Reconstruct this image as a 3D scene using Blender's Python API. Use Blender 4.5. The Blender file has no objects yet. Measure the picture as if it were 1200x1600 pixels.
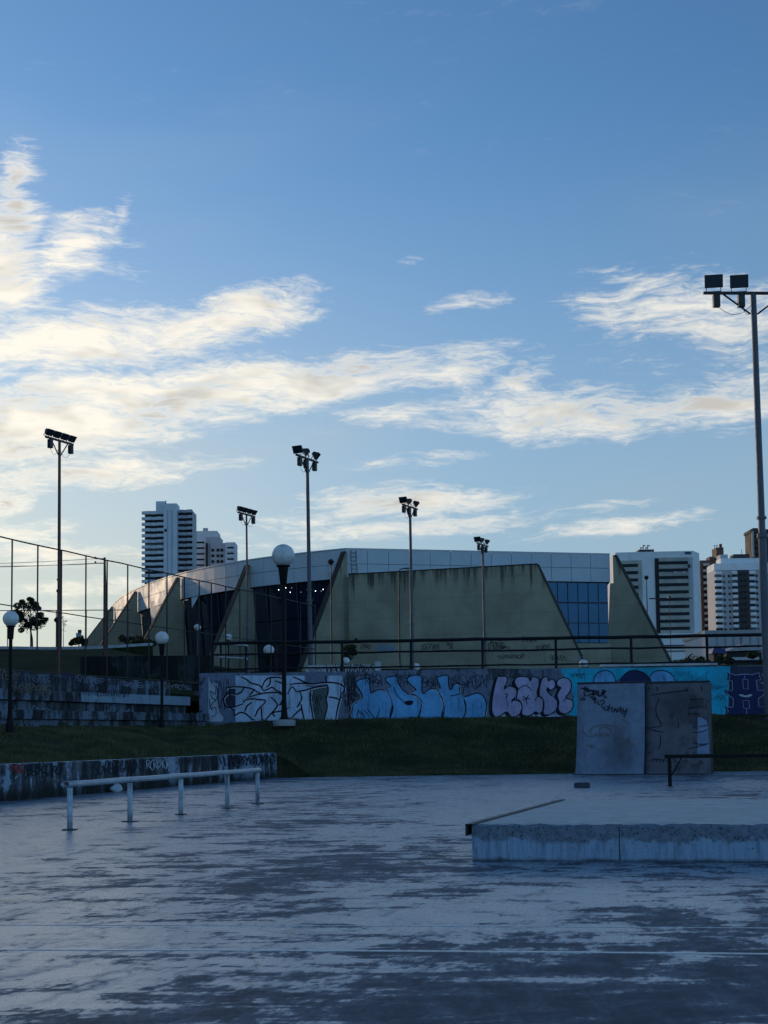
import bpy, bmesh, math, random
from mathutils import Vector, Matrix, Euler

random.seed(7)
SC = bpy.context.scene
COL = SC.collection
R = math.radians

# ------------------------------------------------------------------ camera
F = 2200.0                      # focal length in photo pixels (1200 x 1600 frame)
EYE = 0.9
PITCH, ROLL = R(4.5), R(-0.7)
CX, CY = 600.0, 1148.0 - F * math.tan(PITCH)
CAMROT = Matrix.Rotation(math.pi / 2 + PITCH, 3, 'X') @ Matrix.Rotation(ROLL, 3, 'Z')
CAMPOS = Vector((0, 0, EYE))
cam_data = bpy.data.cameras.new('camera')
cam_data.sensor_fit = 'VERTICAL'
cam_data.sensor_height = 36.0
cam_data.sensor_width = 27.0
cam_data.lens = F / 1600 * 36.0
cam_data.shift_y = (CY - 800.0) / 1600.0
cam_data.clip_start = 0.05
cam_data.clip_end = 6000
cam = bpy.data.objects.new('camera', cam_data)
cam.matrix_world = Matrix.Translation(CAMPOS) @ CAMROT.to_4x4()
COL.objects.link(cam)
SC.camera = cam

# ------------------------------------------------------------------ survey helpers
def ray(px, py):
    return CAMROT @ Vector(((px - CX) / F, (CY - py) / F, -1.0))
def at(px, py, D):
    d = ray(px, py)
    return CAMPOS + d * (D / d.y)
def at_z(px, py, z):
    d = ray(px, py)
    return CAMPOS + d * ((z - EYE) / d.z)
def on_plane(px, py, p0, n):
    d = ray(px, py)
    return CAMPOS + d * ((Vector(p0) - CAMPOS).dot(n) / d.dot(n))
def proj(p):
    c = CAMROT.transposed() @ (Vector(p) - CAMPOS)
    return (CX + F * c.x / -c.z, CY - F * c.y / -c.z)

# ------------------------------------------------------------------ world, sun, exposure
SUN_AZ, SUN_EL = R(-42), R(9.5)      # low sun, ahead and to the left, behind cloud
SC.view_settings.view_transform = 'Standard'
SC.view_settings.look = 'None'
SC.view_settings.exposure = 0.3
SC.view_settings.gamma = 1.0
SC.view_settings.use_curve_mapping = False
SC.render.engine = 'CYCLES'
SC.cycles.use_denoising = True
SC.cycles.max_bounces = 3
SC.cycles.diffuse_bounces = 2
SC.cycles.glossy_bounces = 2
SC.cycles.sample_clamp_indirect = 6.0
SC.cycles.use_adaptive_sampling = True
SC.cycles.adaptive_threshold = 0.02

class NT:
    """tiny node-expression helper"""
    def __init__(s, tree):
        s.t = tree; s.n = tree.nodes; s.l = tree.links
    def node(s, typ, **kw):
        n = s.n.new(typ)
        for k, v in kw.items(): setattr(n, k, v)
        return n
    def put(s, sock, v):
        if hasattr(v, 'is_output'): s.l.new(v, sock)
        elif v is not None: sock.default_value = v
    def m(s, op, a, b=None, c=None, clamp=False):
        n = s.node('ShaderNodeMath', operation=op, use_clamp=clamp)
        for i, v in enumerate((a, b, c)):
            if v is not None: s.put(n.inputs[i], v)
        return n.outputs[0]
    def vm(s, op, a, b=None):
        n = s.node('ShaderNodeVectorMath', operation=op)
        s.put(n.inputs[0], a)
        if b is not None: s.put(n.inputs[1], b)
        return n.outputs[0] if op not in ('DOT_PRODUCT', 'LENGTH') else n.outputs['Value']
    def mapping(s, v, loc=(0,0,0), rot=(0,0,0), scale=(1,1,1), typ='POINT'):
        n = s.node('ShaderNodeMapping', vector_type=typ)
        s.put(n.inputs[0], v)
        n.inputs['Location'].default_value = loc
        n.inputs['Rotation'].default_value = rot
        n.inputs['Scale'].default_value = scale
        return n.outputs[0]
    def noise(s, v, scale=5, detail=4, rough=0.55, dist=0.0, lac=2.0, out=0, dims='3D'):
        n = s.node('ShaderNodeTexNoise', noise_dimensions=dims)
        if v is not None: s.put(n.inputs['Vector'], v)
        n.inputs['Scale'].default_value = scale
        n.inputs['Detail'].default_value = detail
        n.inputs['Roughness'].default_value = rough
        n.inputs['Distortion'].default_value = dist
        n.inputs['Lacunarity'].default_value = lac
        return n.outputs[out]
    def voro(s, v, scale=5, feature='F1', out='Distance', rnd=1.0):
        n = s.node('ShaderNodeTexVoronoi', feature=feature)
        if v is not None: s.put(n.inputs['Vector'], v)
        n.inputs['Scale'].default_value = scale
        n.inputs['Randomness'].default_value = rnd
        return n.outputs[out]
    def ramp(s, f, lo, hi, a=0.0, b=1.0, smooth=True):
        n = s.node('ShaderNodeMapRange', interpolation_type='SMOOTHSTEP' if smooth else 'LINEAR')
        s.put(n.inputs[0], f)
        for i, v in zip((1, 2, 3, 4), (lo, hi, a, b)): s.put(n.inputs[i], v)
        return n.outputs[0]
    def mix(s, f, a, b, blend='MIX'):
        n = s.node('ShaderNodeMix', data_type='RGBA', blend_type=blend)
        s.put(n.inputs[0], f)
        for i, v in ((6, a), (7, b)):
            if isinstance(v, (tuple, list)) and len(v) == 3: v = (*v, 1)
            s.put(n.inputs[i], v)
        return n.outputs[2]
    def sep(s, v):
        n = s.node('ShaderNodeSeparateXYZ'); s.put(n.inputs[0], v); return n.outputs
    def comb(s, x=0, y=0, z=0):
        n = s.node('ShaderNodeCombineXYZ')
        for i, v in enumerate((x, y, z)): s.put(n.inputs[i], v)
        return n.outputs[0]

def build_world():
    w = bpy.data.worlds.new('World'); SC.world = w; w.use_nodes = True
    w.node_tree.nodes.clear()
    N = NT(w.node_tree)
    out = N.node('ShaderNodeOutputWorld')
    bg = N.node('ShaderNodeBackground')
    N.l.new(bg.outputs[0], out.inputs[0])
    sky = N.node('ShaderNodeTexSky', sky_type='NISHITA')
    sky.sun_disc = False
    sky.sun_elevation = SUN_EL
    sky.sun_rotation = SUN_AZ
    sky.altitude = 900
    sky.air_density = 1.0
    sky.dust_density = 1.0
    sky.ozone_density = 4.4
    d = N.node('ShaderNodeTexCoord').outputs['Generated']
    x, y, z = N.sep(d)[0:3]
    az = N.m('ARCTAN2', x, y)
    el = N.m('ARCSINE', z)
    ae = N.comb(az, el, 0)
    # ---- where the cloud banks lie: (photo x, y, half length, half height, tilt deg, weight)
    blobs = [
        (10, 410, 90, 150, 10, 1.4), (105, 395, 105, 52, 24, 1.25), (40, 300, 40, 90, -12, 1.2), (180, 415, 62, 40, 12, .62),
        (90, 535, 330, 60, 6, 1.4), (360, 497, 200, 46, 11, 1.25), (490, 490, 60, 26, 20, .6),
        (90, 650, 330, 78, 7, 1.4), (430, 596, 420, 46, 5, 1.38), (690, 580, 150, 38, 6, 1.2), (220, 680, 110, 36, 8, .7),
        (620, 650, 110, 26, -8, .7), (880, 640, 260, 52, -4, 1.3), (1120, 628, 220, 52, 4, 1.25), (800, 595, 120, 48, 14, 1.0),
        (1090, 510, 240, 95, -14, .95), (960, 470, 120, 30, -10, .72), (1000, 560, 160, 36, -12, .75),
        (140, 740, 280, 32, 6, 1.05), (0, 785, 70, 36, 12, 1.0), (30, 833, 120, 20, 4, .95), (130, 868, 240, 26, 2, .85),
        (600, 726, 160, 16, 8, .85), (640, 782, 220, 40, 3, 1.1), (480, 805, 160, 26, 8, .85), (640, 826, 380, 20, 4, 1.05), (480, 850, 200, 14, 5, .8),
        (975, 825, 210, 21, 4, 1.05), (950, 796, 130, 13, 3, .85),
        (735, 468, 100, 18, 8, .72), (490, 432, 70, 18, 22, .62), (640, 402, 70, 12, 14, .6), (352, 463, 45, 11, 8, .72), (190, 335, 20, 36, -15, .7),
        (110, 922, 240, 15, 2, .85), (60, 960, 220, 24, 0, .75),
        # the same kind of cloud goes on outside the frame
        (-500, 560, 700, 150, 4, 1.05), (1900, 600, 700, 90, -3, .95), (2900, 380, 900, 140, 5, .9),
    ]
    def dirof(px, py):
        v = ray(px, py).normalized()
        return math.atan2(v.x, v.y), math.asin(v.z)
    # domain warp so banks get ragged outlines
    wv = N.node('ShaderNodeTexNoise', noise_dimensions='2D'); N.put(wv.inputs['Vector'], ae)
    wv.inputs['Scale'].default_value = 9; wv.inputs['Detail'].default_value = 3
    wofs = N.vm('MULTIPLY', N.vm('SUBTRACT', wv.outputs['Color'], (0.5, 0.5, 0.5)), (0.045, 0.018, 0))
    aew = N.vm('ADD', ae, wofs)
    total = None
    for (px, py, sx, sy, tilt, wgt) in blobs:
        a0, e0 = dirof(px, py)
        v = N.mapping(aew, (a0, e0, 0), (0, 0, R(tilt)), (sx * 1.08 / F, sy * 1.10 / F, 1), 'TEXTURE')
        g = N.node('ShaderNodeTexGradient', gradient_type='QUADRATIC_SPHERE')
        N.l.new(v, g.inputs[0])
        gg = N.m('POWER', g.outputs['Fac'], 0.32)
        total = N.m('MULTIPLY', gg, wgt) if total is None else N.m('SMOOTH_MAX', N.m('MULTIPLY', gg, wgt), total, 0.12)
    total = N.m('MINIMUM', total, 1.4)
    # soft lumps, mid wisps, fine fibres combed along the wind
    st1 = N.noise(N.mapping(aew, rot=(0, 0, R(-8)), scale=(4.5, 26, 1)), 1.0, 3, 0.55, 0.2, dims='2D')
    st2 = N.noise(N.mapping(aew, rot=(0, 0, R(-9)), scale=(17, 78, 1)), 1.0, 3, 0.6, 0.3, dims='2D')
    st3 = N.noise(N.mapping(aew, rot=(0, 0, R(-12)), scale=(55, 250, 1)), 1.0, 4, 0.72, 0.4, dims='2D')
    fib = N.m('ADD', N.m('ADD', N.m('MULTIPLY', st1, 1.2), N.m('MULTIPLY', st2, 1.3)), N.m('MULTIPLY', st3, 1.3))
    q = N.m('ADD', N.m('MULTIPLY', total, 1.12), N.m('SUBTRACT', fib, 1.90))
    dens = N.ramp(q, 0.32, 1.52)
    dens = N.m('MULTIPLY', dens, N.ramp(total, 0.02, 0.30))
    # thin overall veil
    veil = N.m('MULTIPLY', N.ramp(N.noise(N.mapping(ae, rot=(0, 0, R(30)), scale=(3, 10, 1)), 1.0, 3, 0.5, 0.0, dims='2D'), 0.45, 0.8), 0.18)
    veil = N.m('ADD', N.m('MULTIPLY', veil, N.ramp(el, 0.0, 0.5, 1.0, 0.3)), N.ramp(el, -0.05, 0.46, 0.95, 0.0))
    # thick cores go grey (lit from behind)
    core = N.m('MULTIPLY', N.ramp(N.noise(N.mapping(aew, loc=(3, 1, 0), rot=(0, 0, R(-10)), scale=(6, 20, 1)), 1.0, 4, 0.55, 0.0, dims='2D'), 0.44, 0.60), N.ramp(total, 0.55, 0.95))
    sd = Vector((math.sin(SUN_AZ) * math.cos(SUN_EL), math.cos(SUN_AZ) * math.cos(SUN_EL), math.sin(SUN_EL)))
    dot = N.vm('DOT_PRODUCT', d, tuple(sd))
    near = N.ramp(dot, 0.66, 0.93)
    lit = N.mix(near, CLOUD_FAR, CLOUD_NEAR)
    col = N.mix(N.m('MULTIPLY', core, N.ramp(dens, 0.5, 1.0, 0.0, 0.75)), lit, CLOUD_GREY)
    sc_ = N.vm('MULTIPLY', N.mix(1.0, sky.outputs[0], SKY_TINT, 'MULTIPLY'), (SKY_STRENGTH,) * 3)
    # low haze: cream towards the sun, clear pale blue away from it
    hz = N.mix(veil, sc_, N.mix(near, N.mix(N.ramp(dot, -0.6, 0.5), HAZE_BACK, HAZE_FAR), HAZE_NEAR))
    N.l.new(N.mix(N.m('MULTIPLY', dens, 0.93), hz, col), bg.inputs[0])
    bg.inputs[1].default_value = 1.0
    w.cycles.sampling_method = 'MANUAL'
    w.cycles.sample_map_resolution = 512
SKY_STRENGTH = 0.13
SKY_TINT = (1.05, 1.10, 1.03)
CLOUD_NEAR = (0.893, 0.828, 0.699)
CLOUD_FAR = (0.731, 0.707, 0.642)
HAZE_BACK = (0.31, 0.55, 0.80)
HAZE_FAR = (0.292, 0.374, 0.430)
HAZE_NEAR = (0.552, 0.536, 0.439)
CLOUD_GREY = (0.406, 0.382, 0.341)
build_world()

sun_data = bpy.data.lights.new('sun', 'SUN')
sun_data.energy = 1.2
sun_data.angle = R(2)
sun_data.color = (1.0, 0.72, 0.45)
sun = bpy.data.objects.new('sun', sun_data)
sd = Vector((math.sin(SUN_AZ) * math.cos(SUN_EL), math.cos(SUN_AZ) * math.cos(SUN_EL), math.sin(SUN_EL)))
sun.rotation_euler = sd.to_track_quat('Z', 'Y').to_euler()
sun.location = sd * 60
COL.objects.link(sun)

# ------------------------------------------------------------------ materials
def new_mat(name):
    m = bpy.data.materials.new(name); m.use_nodes = True
    nt = m.node_tree; N = NT(nt)
    b = nt.nodes['Principled BSDF']
    pos = N.node('ShaderNodeNewGeometry').outputs['Position']
    return m, N, b, pos
def bump(N, b, h, strength=0.3, dist=0.02):
    n = N.node('ShaderNodeBump'); n.inputs['Strength'].default_value = strength
    n.inputs['Distance'].default_value = dist
    N.l.new(h, n.inputs['Height']); N.l.new(n.outputs[0], b.inputs['Normal'])
_mc = {}
def mat(name, color, rough=0.7, metal=0.0, var=0.25, scale=3.0, spec=0.5, dirt=0.0, dirtcol=(0.03, 0.03, 0.028), bmp=0.0):
    """plain weathered surface: colour with two octaves of drift, some dirt, uneven gloss"""
    if name in _mc: return _mc[name]
    m, N, b, pos = new_mat(name)
    n1 = N.noise(pos, scale, 6, 0.6)
    n2 = N.noise(pos, scale * 9, 3, 0.6)
    f = N.m('ADD', N.m('MULTIPLY', n1, 0.7), N.m('MULTIPLY', n2, 0.3))
    lo = tuple(c * (1 - var) for c in color); hi = tuple(min(1, c * (1 + var)) for c in color)
    c = N.mix(N.ramp(f, 0.3, 0.7), lo, hi)
    if dirt > 0:
        st = N.noise(N.mapping(pos, scale=(scale * 3, scale * 3, scale * 0.35)), 1.0, 6, 0.65)
        c = N.mix(N.m('MULTIPLY', N.ramp(st, 0.5, 0.72), dirt), c, dirtcol)
    N.l.new(c, b.inputs['Base Color'])
    N.l.new(N.ramp(n1, 0.3, 0.7, max(0.02, rough - 0.1), min(1, rough + 0.1)), b.inputs['Roughness'])
    b.inputs['Metallic'].default_value = metal
    b.inputs['Specular IOR Level'].default_value = spec
    if bmp > 0: bump(N, b, f, bmp, 0.03)
    _mc[name] = m
    return m

def mat_court():
    m, N, b, pos = new_mat('court_concrete')
    g = N.mapping(pos, rot=(0, 0, R(20)))              # sweeping and rain run obliquely across the slab
    warp = N.vm('ADD', g, N.vm('MULTIPLY', N.vm('SUBTRACT', N.noise(g, 0.9, 4, 0.62, out=1), (0.5, 0.5, 0.5)), (0.7, 0.7, 0)))
    big = N.noise(N.mapping(warp, scale=(0.30, 0.16, 1)), 1.0, 3, 0.5)
    mid = N.noise(N.mapping(warp, loc=(7, 3, 0), scale=(1.5, 1.5, 1)), 1.0, 9, 0.70)
    sml = N.noise(N.mapping(warp, loc=(1, 5, 0), scale=(4.2, 3.4, 1)), 1.0, 7, 0.70)
    fine = N.noise(N.mapping(g, scale=(30, 10, 1)), 1.0, 5, 0.72)
    grit = N.noise(pos, 90, 3, 0.7)
    swp = N.noise(N.mapping(pos, loc=(3, 8, 0), rot=(0, 0, R(-4)), scale=(1.3, 5.5, 1)), 1.0, 6, 0.68, 0.4)     # broom marks across the slab
    f = N.m('ADD', N.m('ADD', N.m('MULTIPLY', big, 0.25), N.m('MULTIPLY', mid, 0.24)), N.m('ADD', N.m('ADD', N.m('MULTIPLY', sml, 0.20), N.m('MULTIPLY', swp, 0.21)), N.m('MULTIPLY', fine, 0.10)))
    # more of the dark tone towards the camera, more of the pale tone further out
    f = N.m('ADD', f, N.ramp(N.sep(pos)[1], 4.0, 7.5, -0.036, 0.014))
    # old sealer survives in patches; elsewhere it is scuffed through by degrees
    w = N.m('ADD', N.m('MULTIPLY', N.ramp(f, 0.482, 0.508), 0.55), N.m('MULTIPLY', N.ramp(f, 0.42, 0.58), 0.45))
    scour = N.m('MULTIPLY', N.ramp(N.noise(N.mapping(warp, loc=(2, 9, 0), scale=(7, 1.2, 1)), 1.0, 6, 0.72), 0.50, 0.68), 0.55)
    w2 = N.m('MULTIPLY', w, N.m('SUBTRACT', 1.0, scour))
    brush = N.ramp(N.noise(N.mapping(pos, loc=(4, 1, 0), rot=(0, 0, R(38)), scale=(7, 1.0, 1)), 1.0, 6, 0.7), 0.46, 0.72)
    dark = N.mix(N.ramp(sml, 0.35, 0.65), (0.028, 0.038, 0.060), (0.056, 0.072, 0.104))
    dark = N.mix(N.m('MULTIPLY', brush, 0.6), dark, (0.14, 0.16, 0.20))
    light = N.mix(N.ramp(fine, 0.3, 0.7), (0.26, 0.305, 0.37), (0.44, 0.485, 0.54))
    c = N.mix(w2, dark, light)
    c = N.mix(N.ramp(grit, 0.55, 0.8, 0.0, 0.3), c, (0.04, 0.045, 0.055))
    ed = N.voro(N.vm('ADD', pos, N.vm('MULTIPLY', N.noise(pos, 1.6, 5, 0.65, out=1), (0.8, 0.8, 0))), 0.42, 'DISTANCE_TO_EDGE')
    crack = N.m('MULTIPLY', N.ramp(ed, 0.0, 0.007, 1.0, 0.0), N.ramp(big, 0.40, 0.55))
    c = N.mix(N.m('MULTIPLY', crack, 0.7), c, (0.02, 0.022, 0.025))
    N.l.new(c, b.inputs['Base Color'])
    N.l.new(N.m('ADD', N.ramp(w2, 0, 1, 0.52, 0.22), N.m('MULTIPLY', grit, 0.10)), b.inputs['Roughness'])
    N.l.new(N.ramp(w2, 0, 1, 0.13, 0.88), b.inputs['Specular IOR Level'])
    h = N.m('ADD', N.m('MULTIPLY', grit, 0.3), N.m('SUBTRACT', N.m('MULTIPLY', fine, 0.5), crack))
    bump(N, b, h, 0.15, 0.005)
    return m

def mat_streaky(name, paint, under, dark, amt=0.5, vstretch=0.10, scale=3.0, zlo=None, zhi=None, grime=0.5, stain=None):
    """peeling paint on concrete: vertical runs of bare, dark-mouldy concrete between scraps of paint"""
    m, N, b, pos = new_mat(name)
    wp = N.vm('ADD', pos, N.vm('MULTIPLY', N.noise(pos, 3.0, 4, 0.6, out=1), (0.25, 0.25, 0.1)))
    st = N.noise(N.mapping(wp, scale=(scale, scale, scale * vstretch)), 1.6, 7, 0.68)
    bl = N.noise(wp, scale * 0.45, 6, 0.65)
    fl = N.noise(pos, scale * 6, 5, 0.7)
    f = N.m('ADD', N.m('ADD', N.m('MULTIPLY', st, 0.45), N.m('MULTIPLY', bl, 0.35)), N.m('MULTIPLY', fl, 0.2))
    pm = N.ramp(f, 0.57 - amt * 0.2, 0.61 - amt * 0.2)
    base = N.mix(N.ramp(st, 0.38, 0.62), dark, under)
    c = N.mix(pm, base, N.mix(N.ramp(fl, 0.3, 0.7), tuple(x * 0.75 for x in paint), paint))
    gr = N.m('MULTIPLY', N.ramp(N.noise(N.mapping(pos, loc=(5, 2, 0), scale=(scale * 2, scale * 2, scale * 0.12)), 1.0, 6, 0.7), 0.48, 0.68), grime)
    c = N.mix(gr, c, dark)
    if zlo is not None:   # moss and splash dirt along the foot
        z = N.sep(pos)[2]
        k = N.ramp(N.m('ADD', z, N.m('MULTIPLY', N.m('SUBTRACT', bl, 0.5), 0.5)), zlo, zhi, 0.85, 0.0)
        c = N.mix(k, c, (0.012, 0.014, 0.010))
    if stain is not None:   # (centre, radii, colour, amount): a greasy scuffed patch
        v = N.mapping(N.vm('ADD', pos, N.vm('MULTIPLY', N.vm('SUBTRACT', N.noise(pos, 3.5, 5, 0.6, out=1), (0.5, 0.5, 0.5)), (0.5, 0.5, 0.5))), tuple(stain[0]), (0, 0, 0), stain[1], 'TEXTURE')
        c = N.mix(N.m('MULTIPLY', N.ramp(N.vm('LENGTH', v), 0.25, 1.0, 1.0, 0.0), stain[3]), c, stain[2])
    N.l.new(c, b.inputs['Base Color'])
    b.inputs['Roughness'].default_value = 0.85
    b.inputs['Specular IOR Level'].default_value = 0.25
    bump(N, b, N.m('ADD', N.m('MULTIPLY', pm, 0.5), N.m('MULTIPLY', fl, 0.5)), 0.35, 0.012)
    return m

def mat_block_front():
    m, N, b, pos = new_mat('block_worn_paint')
    z = N.sep(pos)[2]
    wob = N.noise(pos, 3.5, 6, 0.65)
    agg = N.voro(N.vm('ADD', pos, N.vm('MULTIPLY', N.noise(pos, 20, 3, 0.6, out=1), (0.06, 0.06, 0.06))), 46)
    agg2 = N.noise(pos, 60, 4, 0.7)
    line = N.m('ADD', z, N.m('MULTIPLY', N.m('SUBTRACT', wob, 0.5), 0.16))
    line = N.m('ADD', line, N.m('MULTIPLY', N.m('SUBTRACT', N.noise(pos, 16, 5, 0.7), 0.5), 0.16))
    worn = N.ramp(line, 0.128, 0.165)
    run = N.noise(N.mapping(pos, scale=(30, 30, 2.5)), 1.0, 6, 0.7)
    conc = N.mix(N.ramp(N.m('ADD', agg, N.m('MULTIPLY', N.m('SUBTRACT', agg2, 0.5), 0.5)), 0.15, 0.5), (0.045, 0.058, 0.080), (0.15, 0.185, 0.235))
    conc = N.mix(N.ramp(N.noise(pos, 22, 6, 0.72), 0.46, 0.60), conc, (0.19, 0.235, 0.30))
    paint = N.mix(N.ramp(run, 0.42, 0.7), (0.30, 0.42, 0.56), (0.17, 0.24, 0.34))
    paint = N.mix(N.ramp(N.noise(N.mapping(pos, scale=(9, 9, 14)), 1.0, 5, 0.7), 0.62, 0.68), paint, (0.06, 0.068, 0.08))
    c = N.mix(worn, paint, conc)
    foot = N.ramp(N.m('ADD', z, N.m('MULTIPLY', N.m('SUBTRACT', wob, 0.5), 0.06)), 0.0, 0.035, 0.85, 0.0)
    c = N.mix(foot, c, (0.03, 0.033, 0.038))
    N.l.new(c, b.inputs['Base Color'])
    b.inputs['Roughness'].default_value = 0.8
    bump(N, b, N.m('ADD', N.m('MULTIPLY', agg, 1.0), N.m('MULTIPLY', agg2, 0.5)), 0.6, 0.008)
    return m

def mat_olive(name, col, ztop):
    """fair-faced concrete, rain streaks hanging from its top edge"""
    m, N, b, pos = new_mat(name)
    n1 = N.noise(pos, 0.35, 6, 0.6); n2 = N.noise(pos, 4, 5, 0.65)
    c = N.mix(N.ramp(n1, 0.35, 0.65), tuple(x * 0.84 for x in col), tuple(x * 1.12 for x in col))
    c = N.mix(N.ramp(n2, 0.5, 0.8, 0, 0.3), c, tuple(x * 0.7 for x in col))
    st = N.noise(N.mapping(pos, scale=(2.6, 2.6, 0.10)), 1.0, 7, 0.7)
    z = N.sep(pos)[2]
    reach = N.ramp(z, ztop - 3.6, ztop, 0.0, 1.0, False)
    s = N.ramp(N.m('ADD', st, N.m('MULTIPLY', N.m('SUBTRACT', reach, 1.0), 0.34)), 0.40, 0.56)
    c = N.mix(N.m('MULTIPLY', s, 0.8), c, (0.045, 0.045, 0.036))
    low = N.noise(N.mapping(pos, loc=(9, 0, 0), scale=(1.2, 1.2, 0.5)), 1.0, 6, 0.7)
    c = N.mix(N.m('MULTIPLY', N.ramp(low, 0.5, 0.7), N.ramp(z, 4.5, 8.0, 0.65, 0.12)), c, (0.06, 0.06, 0.05))
    # pour joints
    xs = N.m('ADD', N.sep(pos)[0], N.m('MULTIPLY', N.sep(pos)[1], 0.35))
    fr = N.m('ABSOLUTE', N.m('SUBTRACT', N.m('FRACT', N.m('DIVIDE', xs, 2.44)), 0.5))
    c = N.mix(N.ramp(fr, 0.484, 0.497, 0.0, 0.14), c, (0.07, 0.068, 0.055))
    for lvl in (6.9, 8.4, 9.8, 11.2, 12.6):
        c = N.mix(N.ramp(N.m('ABSOLUTE', N.m('SUBTRACT', z, lvl)), 0.02, 0.05, 0.16, 0.0), c, (0.06, 0.06, 0.05))
    N.l.new(c, b.inputs['Base Color'])
    b.inputs['Roughness'].default_value = 0.9
    b.inputs['Specular IOR Level'].default_value = 0.2
    bump(N, b, n2, 0.2, 0.03)
    return m

def mat_grass(name, a, bcol):
    m, N, b, pos = new_mat(name)
    n1 = N.noise(pos, 0.5, 6, 0.65); n2 = N.noise(pos, 9, 5, 0.7)
    c = N.mix(N.ramp(n1, 0.35, 0.65), a, bcol)
    c = N.mix(N.ramp(n2, 0.45, 0.7, 0, 0.6), c, tuple(x * 0.45 for x in a))
    N.l.new(c, b.inputs['Base Color'])
    b.inputs['Roughness'].default_value = 0.9
    b.inputs['Specular IOR Level'].default_value = 0.04
    bump(N, b, n2, 0.8, 0.06)
    return m

def mat_glass(name, col, rough=0.06, spec=0.7):
    m, N, b, pos = new_mat(name)
    n = N.noise(pos, 0.9, 3, 0.5)
    N.l.new(N.mix(n, tuple(x * 0.7 for x in col), col), b.inputs['Base Color'])
    b.inputs['Roughness'].default_value = rough
    b.inputs['IOR'].default_value = 1.5
    b.inputs['Specular IOR Level'].default_value = spec
    bump(N, b, N.noise(pos, 0.6, 2, 0.5), 0.04, 0.2)
    return m

def mat_globe():
    m, N, b, pos = new_mat('opal_globe')
    n = N.noise(pos, 8, 4, 0.6)
    N.l.new(N.mix(N.ramp(n, 0.4, 0.75), (0.80, 0.80, 0.80), (0.62, 0.61, 0.60)), b.inputs['Base Color'])
    b.inputs['Roughness'].default_value = 0.35
    b.inputs['Subsurface Weight'].default_value = 0.0
    b.inputs['Transmission Weight'].default_value = 0.0
    return m
def mat_leaf(name, a, bcol):
    m, N, b, pos = new_mat(name)
    N.l.new(N.mix(N.ramp(N.noise(pos, 1.5, 4, 0.6), 0.35, 0.65), a, bcol), b.inputs['Base Color'])
    b.inputs['Roughness'].default_value = 0.6
    b.inputs['Specular IOR Level'].default_value = 0.3
    return m
def mat_emit(name, col, s):
    m, N, b, pos = new_mat(name)
    b.inputs['Emission Color'].default_value = (*col, 1); b.inputs['Emission Strength'].default_value = s
    return m

M = {}
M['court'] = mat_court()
M['line'] = mat('faded_line_paint', (0.58, 0.61, 0.64), 0.30, var=0.35, scale=5, dirt=0.6, spec=0.7, dirtcol=(0.13, 0.15, 0.18))
M['lowwall'] = mat_streaky('low_wall_peeling', (0.34, 0.43, 0.55), (0.15, 0.165, 0.185), (0.022, 0.024, 0.027), 0.34, 0.10, 2.6, 0.02, 0.28, 0.55)
M['cap'] = mat('wall_cap_concrete', (0.45, 0.45, 0.44), 0.85, dirt=0.4, scale=4)
M['bleacher'] = mat_streaky('bleacher_concrete', (0.19, 0.24, 0.32), (0.12, 0.13, 0.145), (0.022, 0.024, 0.028), 0.35, 0.2, 1.6, grime=0.6)
M['bleacher_light'] = mat_streaky('bleacher_painted', (0.34, 0.44, 0.54), (0.22, 0.25, 0.28), (0.05, 0.055, 0.06), 0.95, 0.15, 1.8, grime=0.4)
M['retain'] = mat_streaky('retaining_concrete', (0.20, 0.24, 0.34), (0.13, 0.145, 0.19), (0.040, 0.044, 0.058), 0.6, 0.15, 1.3, grime=0.55)
M['block'] = mat_block_front()
M['blocktop'] = mat('block_top_concrete', (0.50, 0.48, 0.465), 0.55, var=0.34, scale=3.2, dirt=0.5, dirtcol=(0.19, 0.19, 0.20), bmp=0.35)
M['steel_dark'] = mat('dark_steel', (0.045, 0.042, 0.045), 0.55, 0.4, scale=6, dirt=0.3)
M['black_paint'] = mat('black_paint', (0.012, 0.011, 0.012), 0.6, scale=6, spec=0.15)
M['railpaint'] = mat('chipped_white_paint', (0.46, 0.52, 0.58), 0.5, var=0.3, scale=9, dirt=0.95, dirtcol=(0.06, 0.05, 0.045))
M['railtop'] = mat('worn_rail_steel', (0.42, 0.45, 0.49), 0.38, 0.25, var=0.25, scale=7, dirt=0.45, dirtcol=(0.13, 0.12, 0.12))
M['galv'] = mat('galvanised_pole', (0.11, 0.115, 0.14), 0.55, 0.15, scale=2.5, dirt=0.3)
M['redpole'] = mat('red_and_sunlit_pole', (0.20, 0.085, 0.055), 0.6, 0.1, scale=2.5, dirt=0.3)  # low sun's red glow coloured in on one floodlight pole; utility pole itself is reddish
M['flood'] = mat('floodlight_housing', (0.035, 0.036, 0.04), 0.5, 0.3)
M['floodglass'] = mat_glass('floodlight_glass', (0.03, 0.04, 0.055), 0.4, 0.25)
M['globe'] = mat_globe()
M['fence'] = mat('fence_steel', (0.04, 0.038, 0.038), 0.6, 0.2, scale=5, spec=0.3)
M['railing'] = mat('railing_steel', (0.014, 0.014, 0.018), 0.6, 0.1, scale=5, spec=0.2)
M['handrail'] = mat('light_handrail', (0.45, 0.47, 0.5), 0.45, 0.3, scale=5)
M['ply_light'] = mat_streaky('ramp_sheet_pale', (0.25, 0.30, 0.40), (0.21, 0.245, 0.31), (0.09, 0.09, 0.095), 0.9, 0.35, 0.9, grime=0.45, stain=(at(958, 1178, 31), (0.62, 3.0, 0.75), (0.065, 0.06, 0.065), 0.55))
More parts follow.
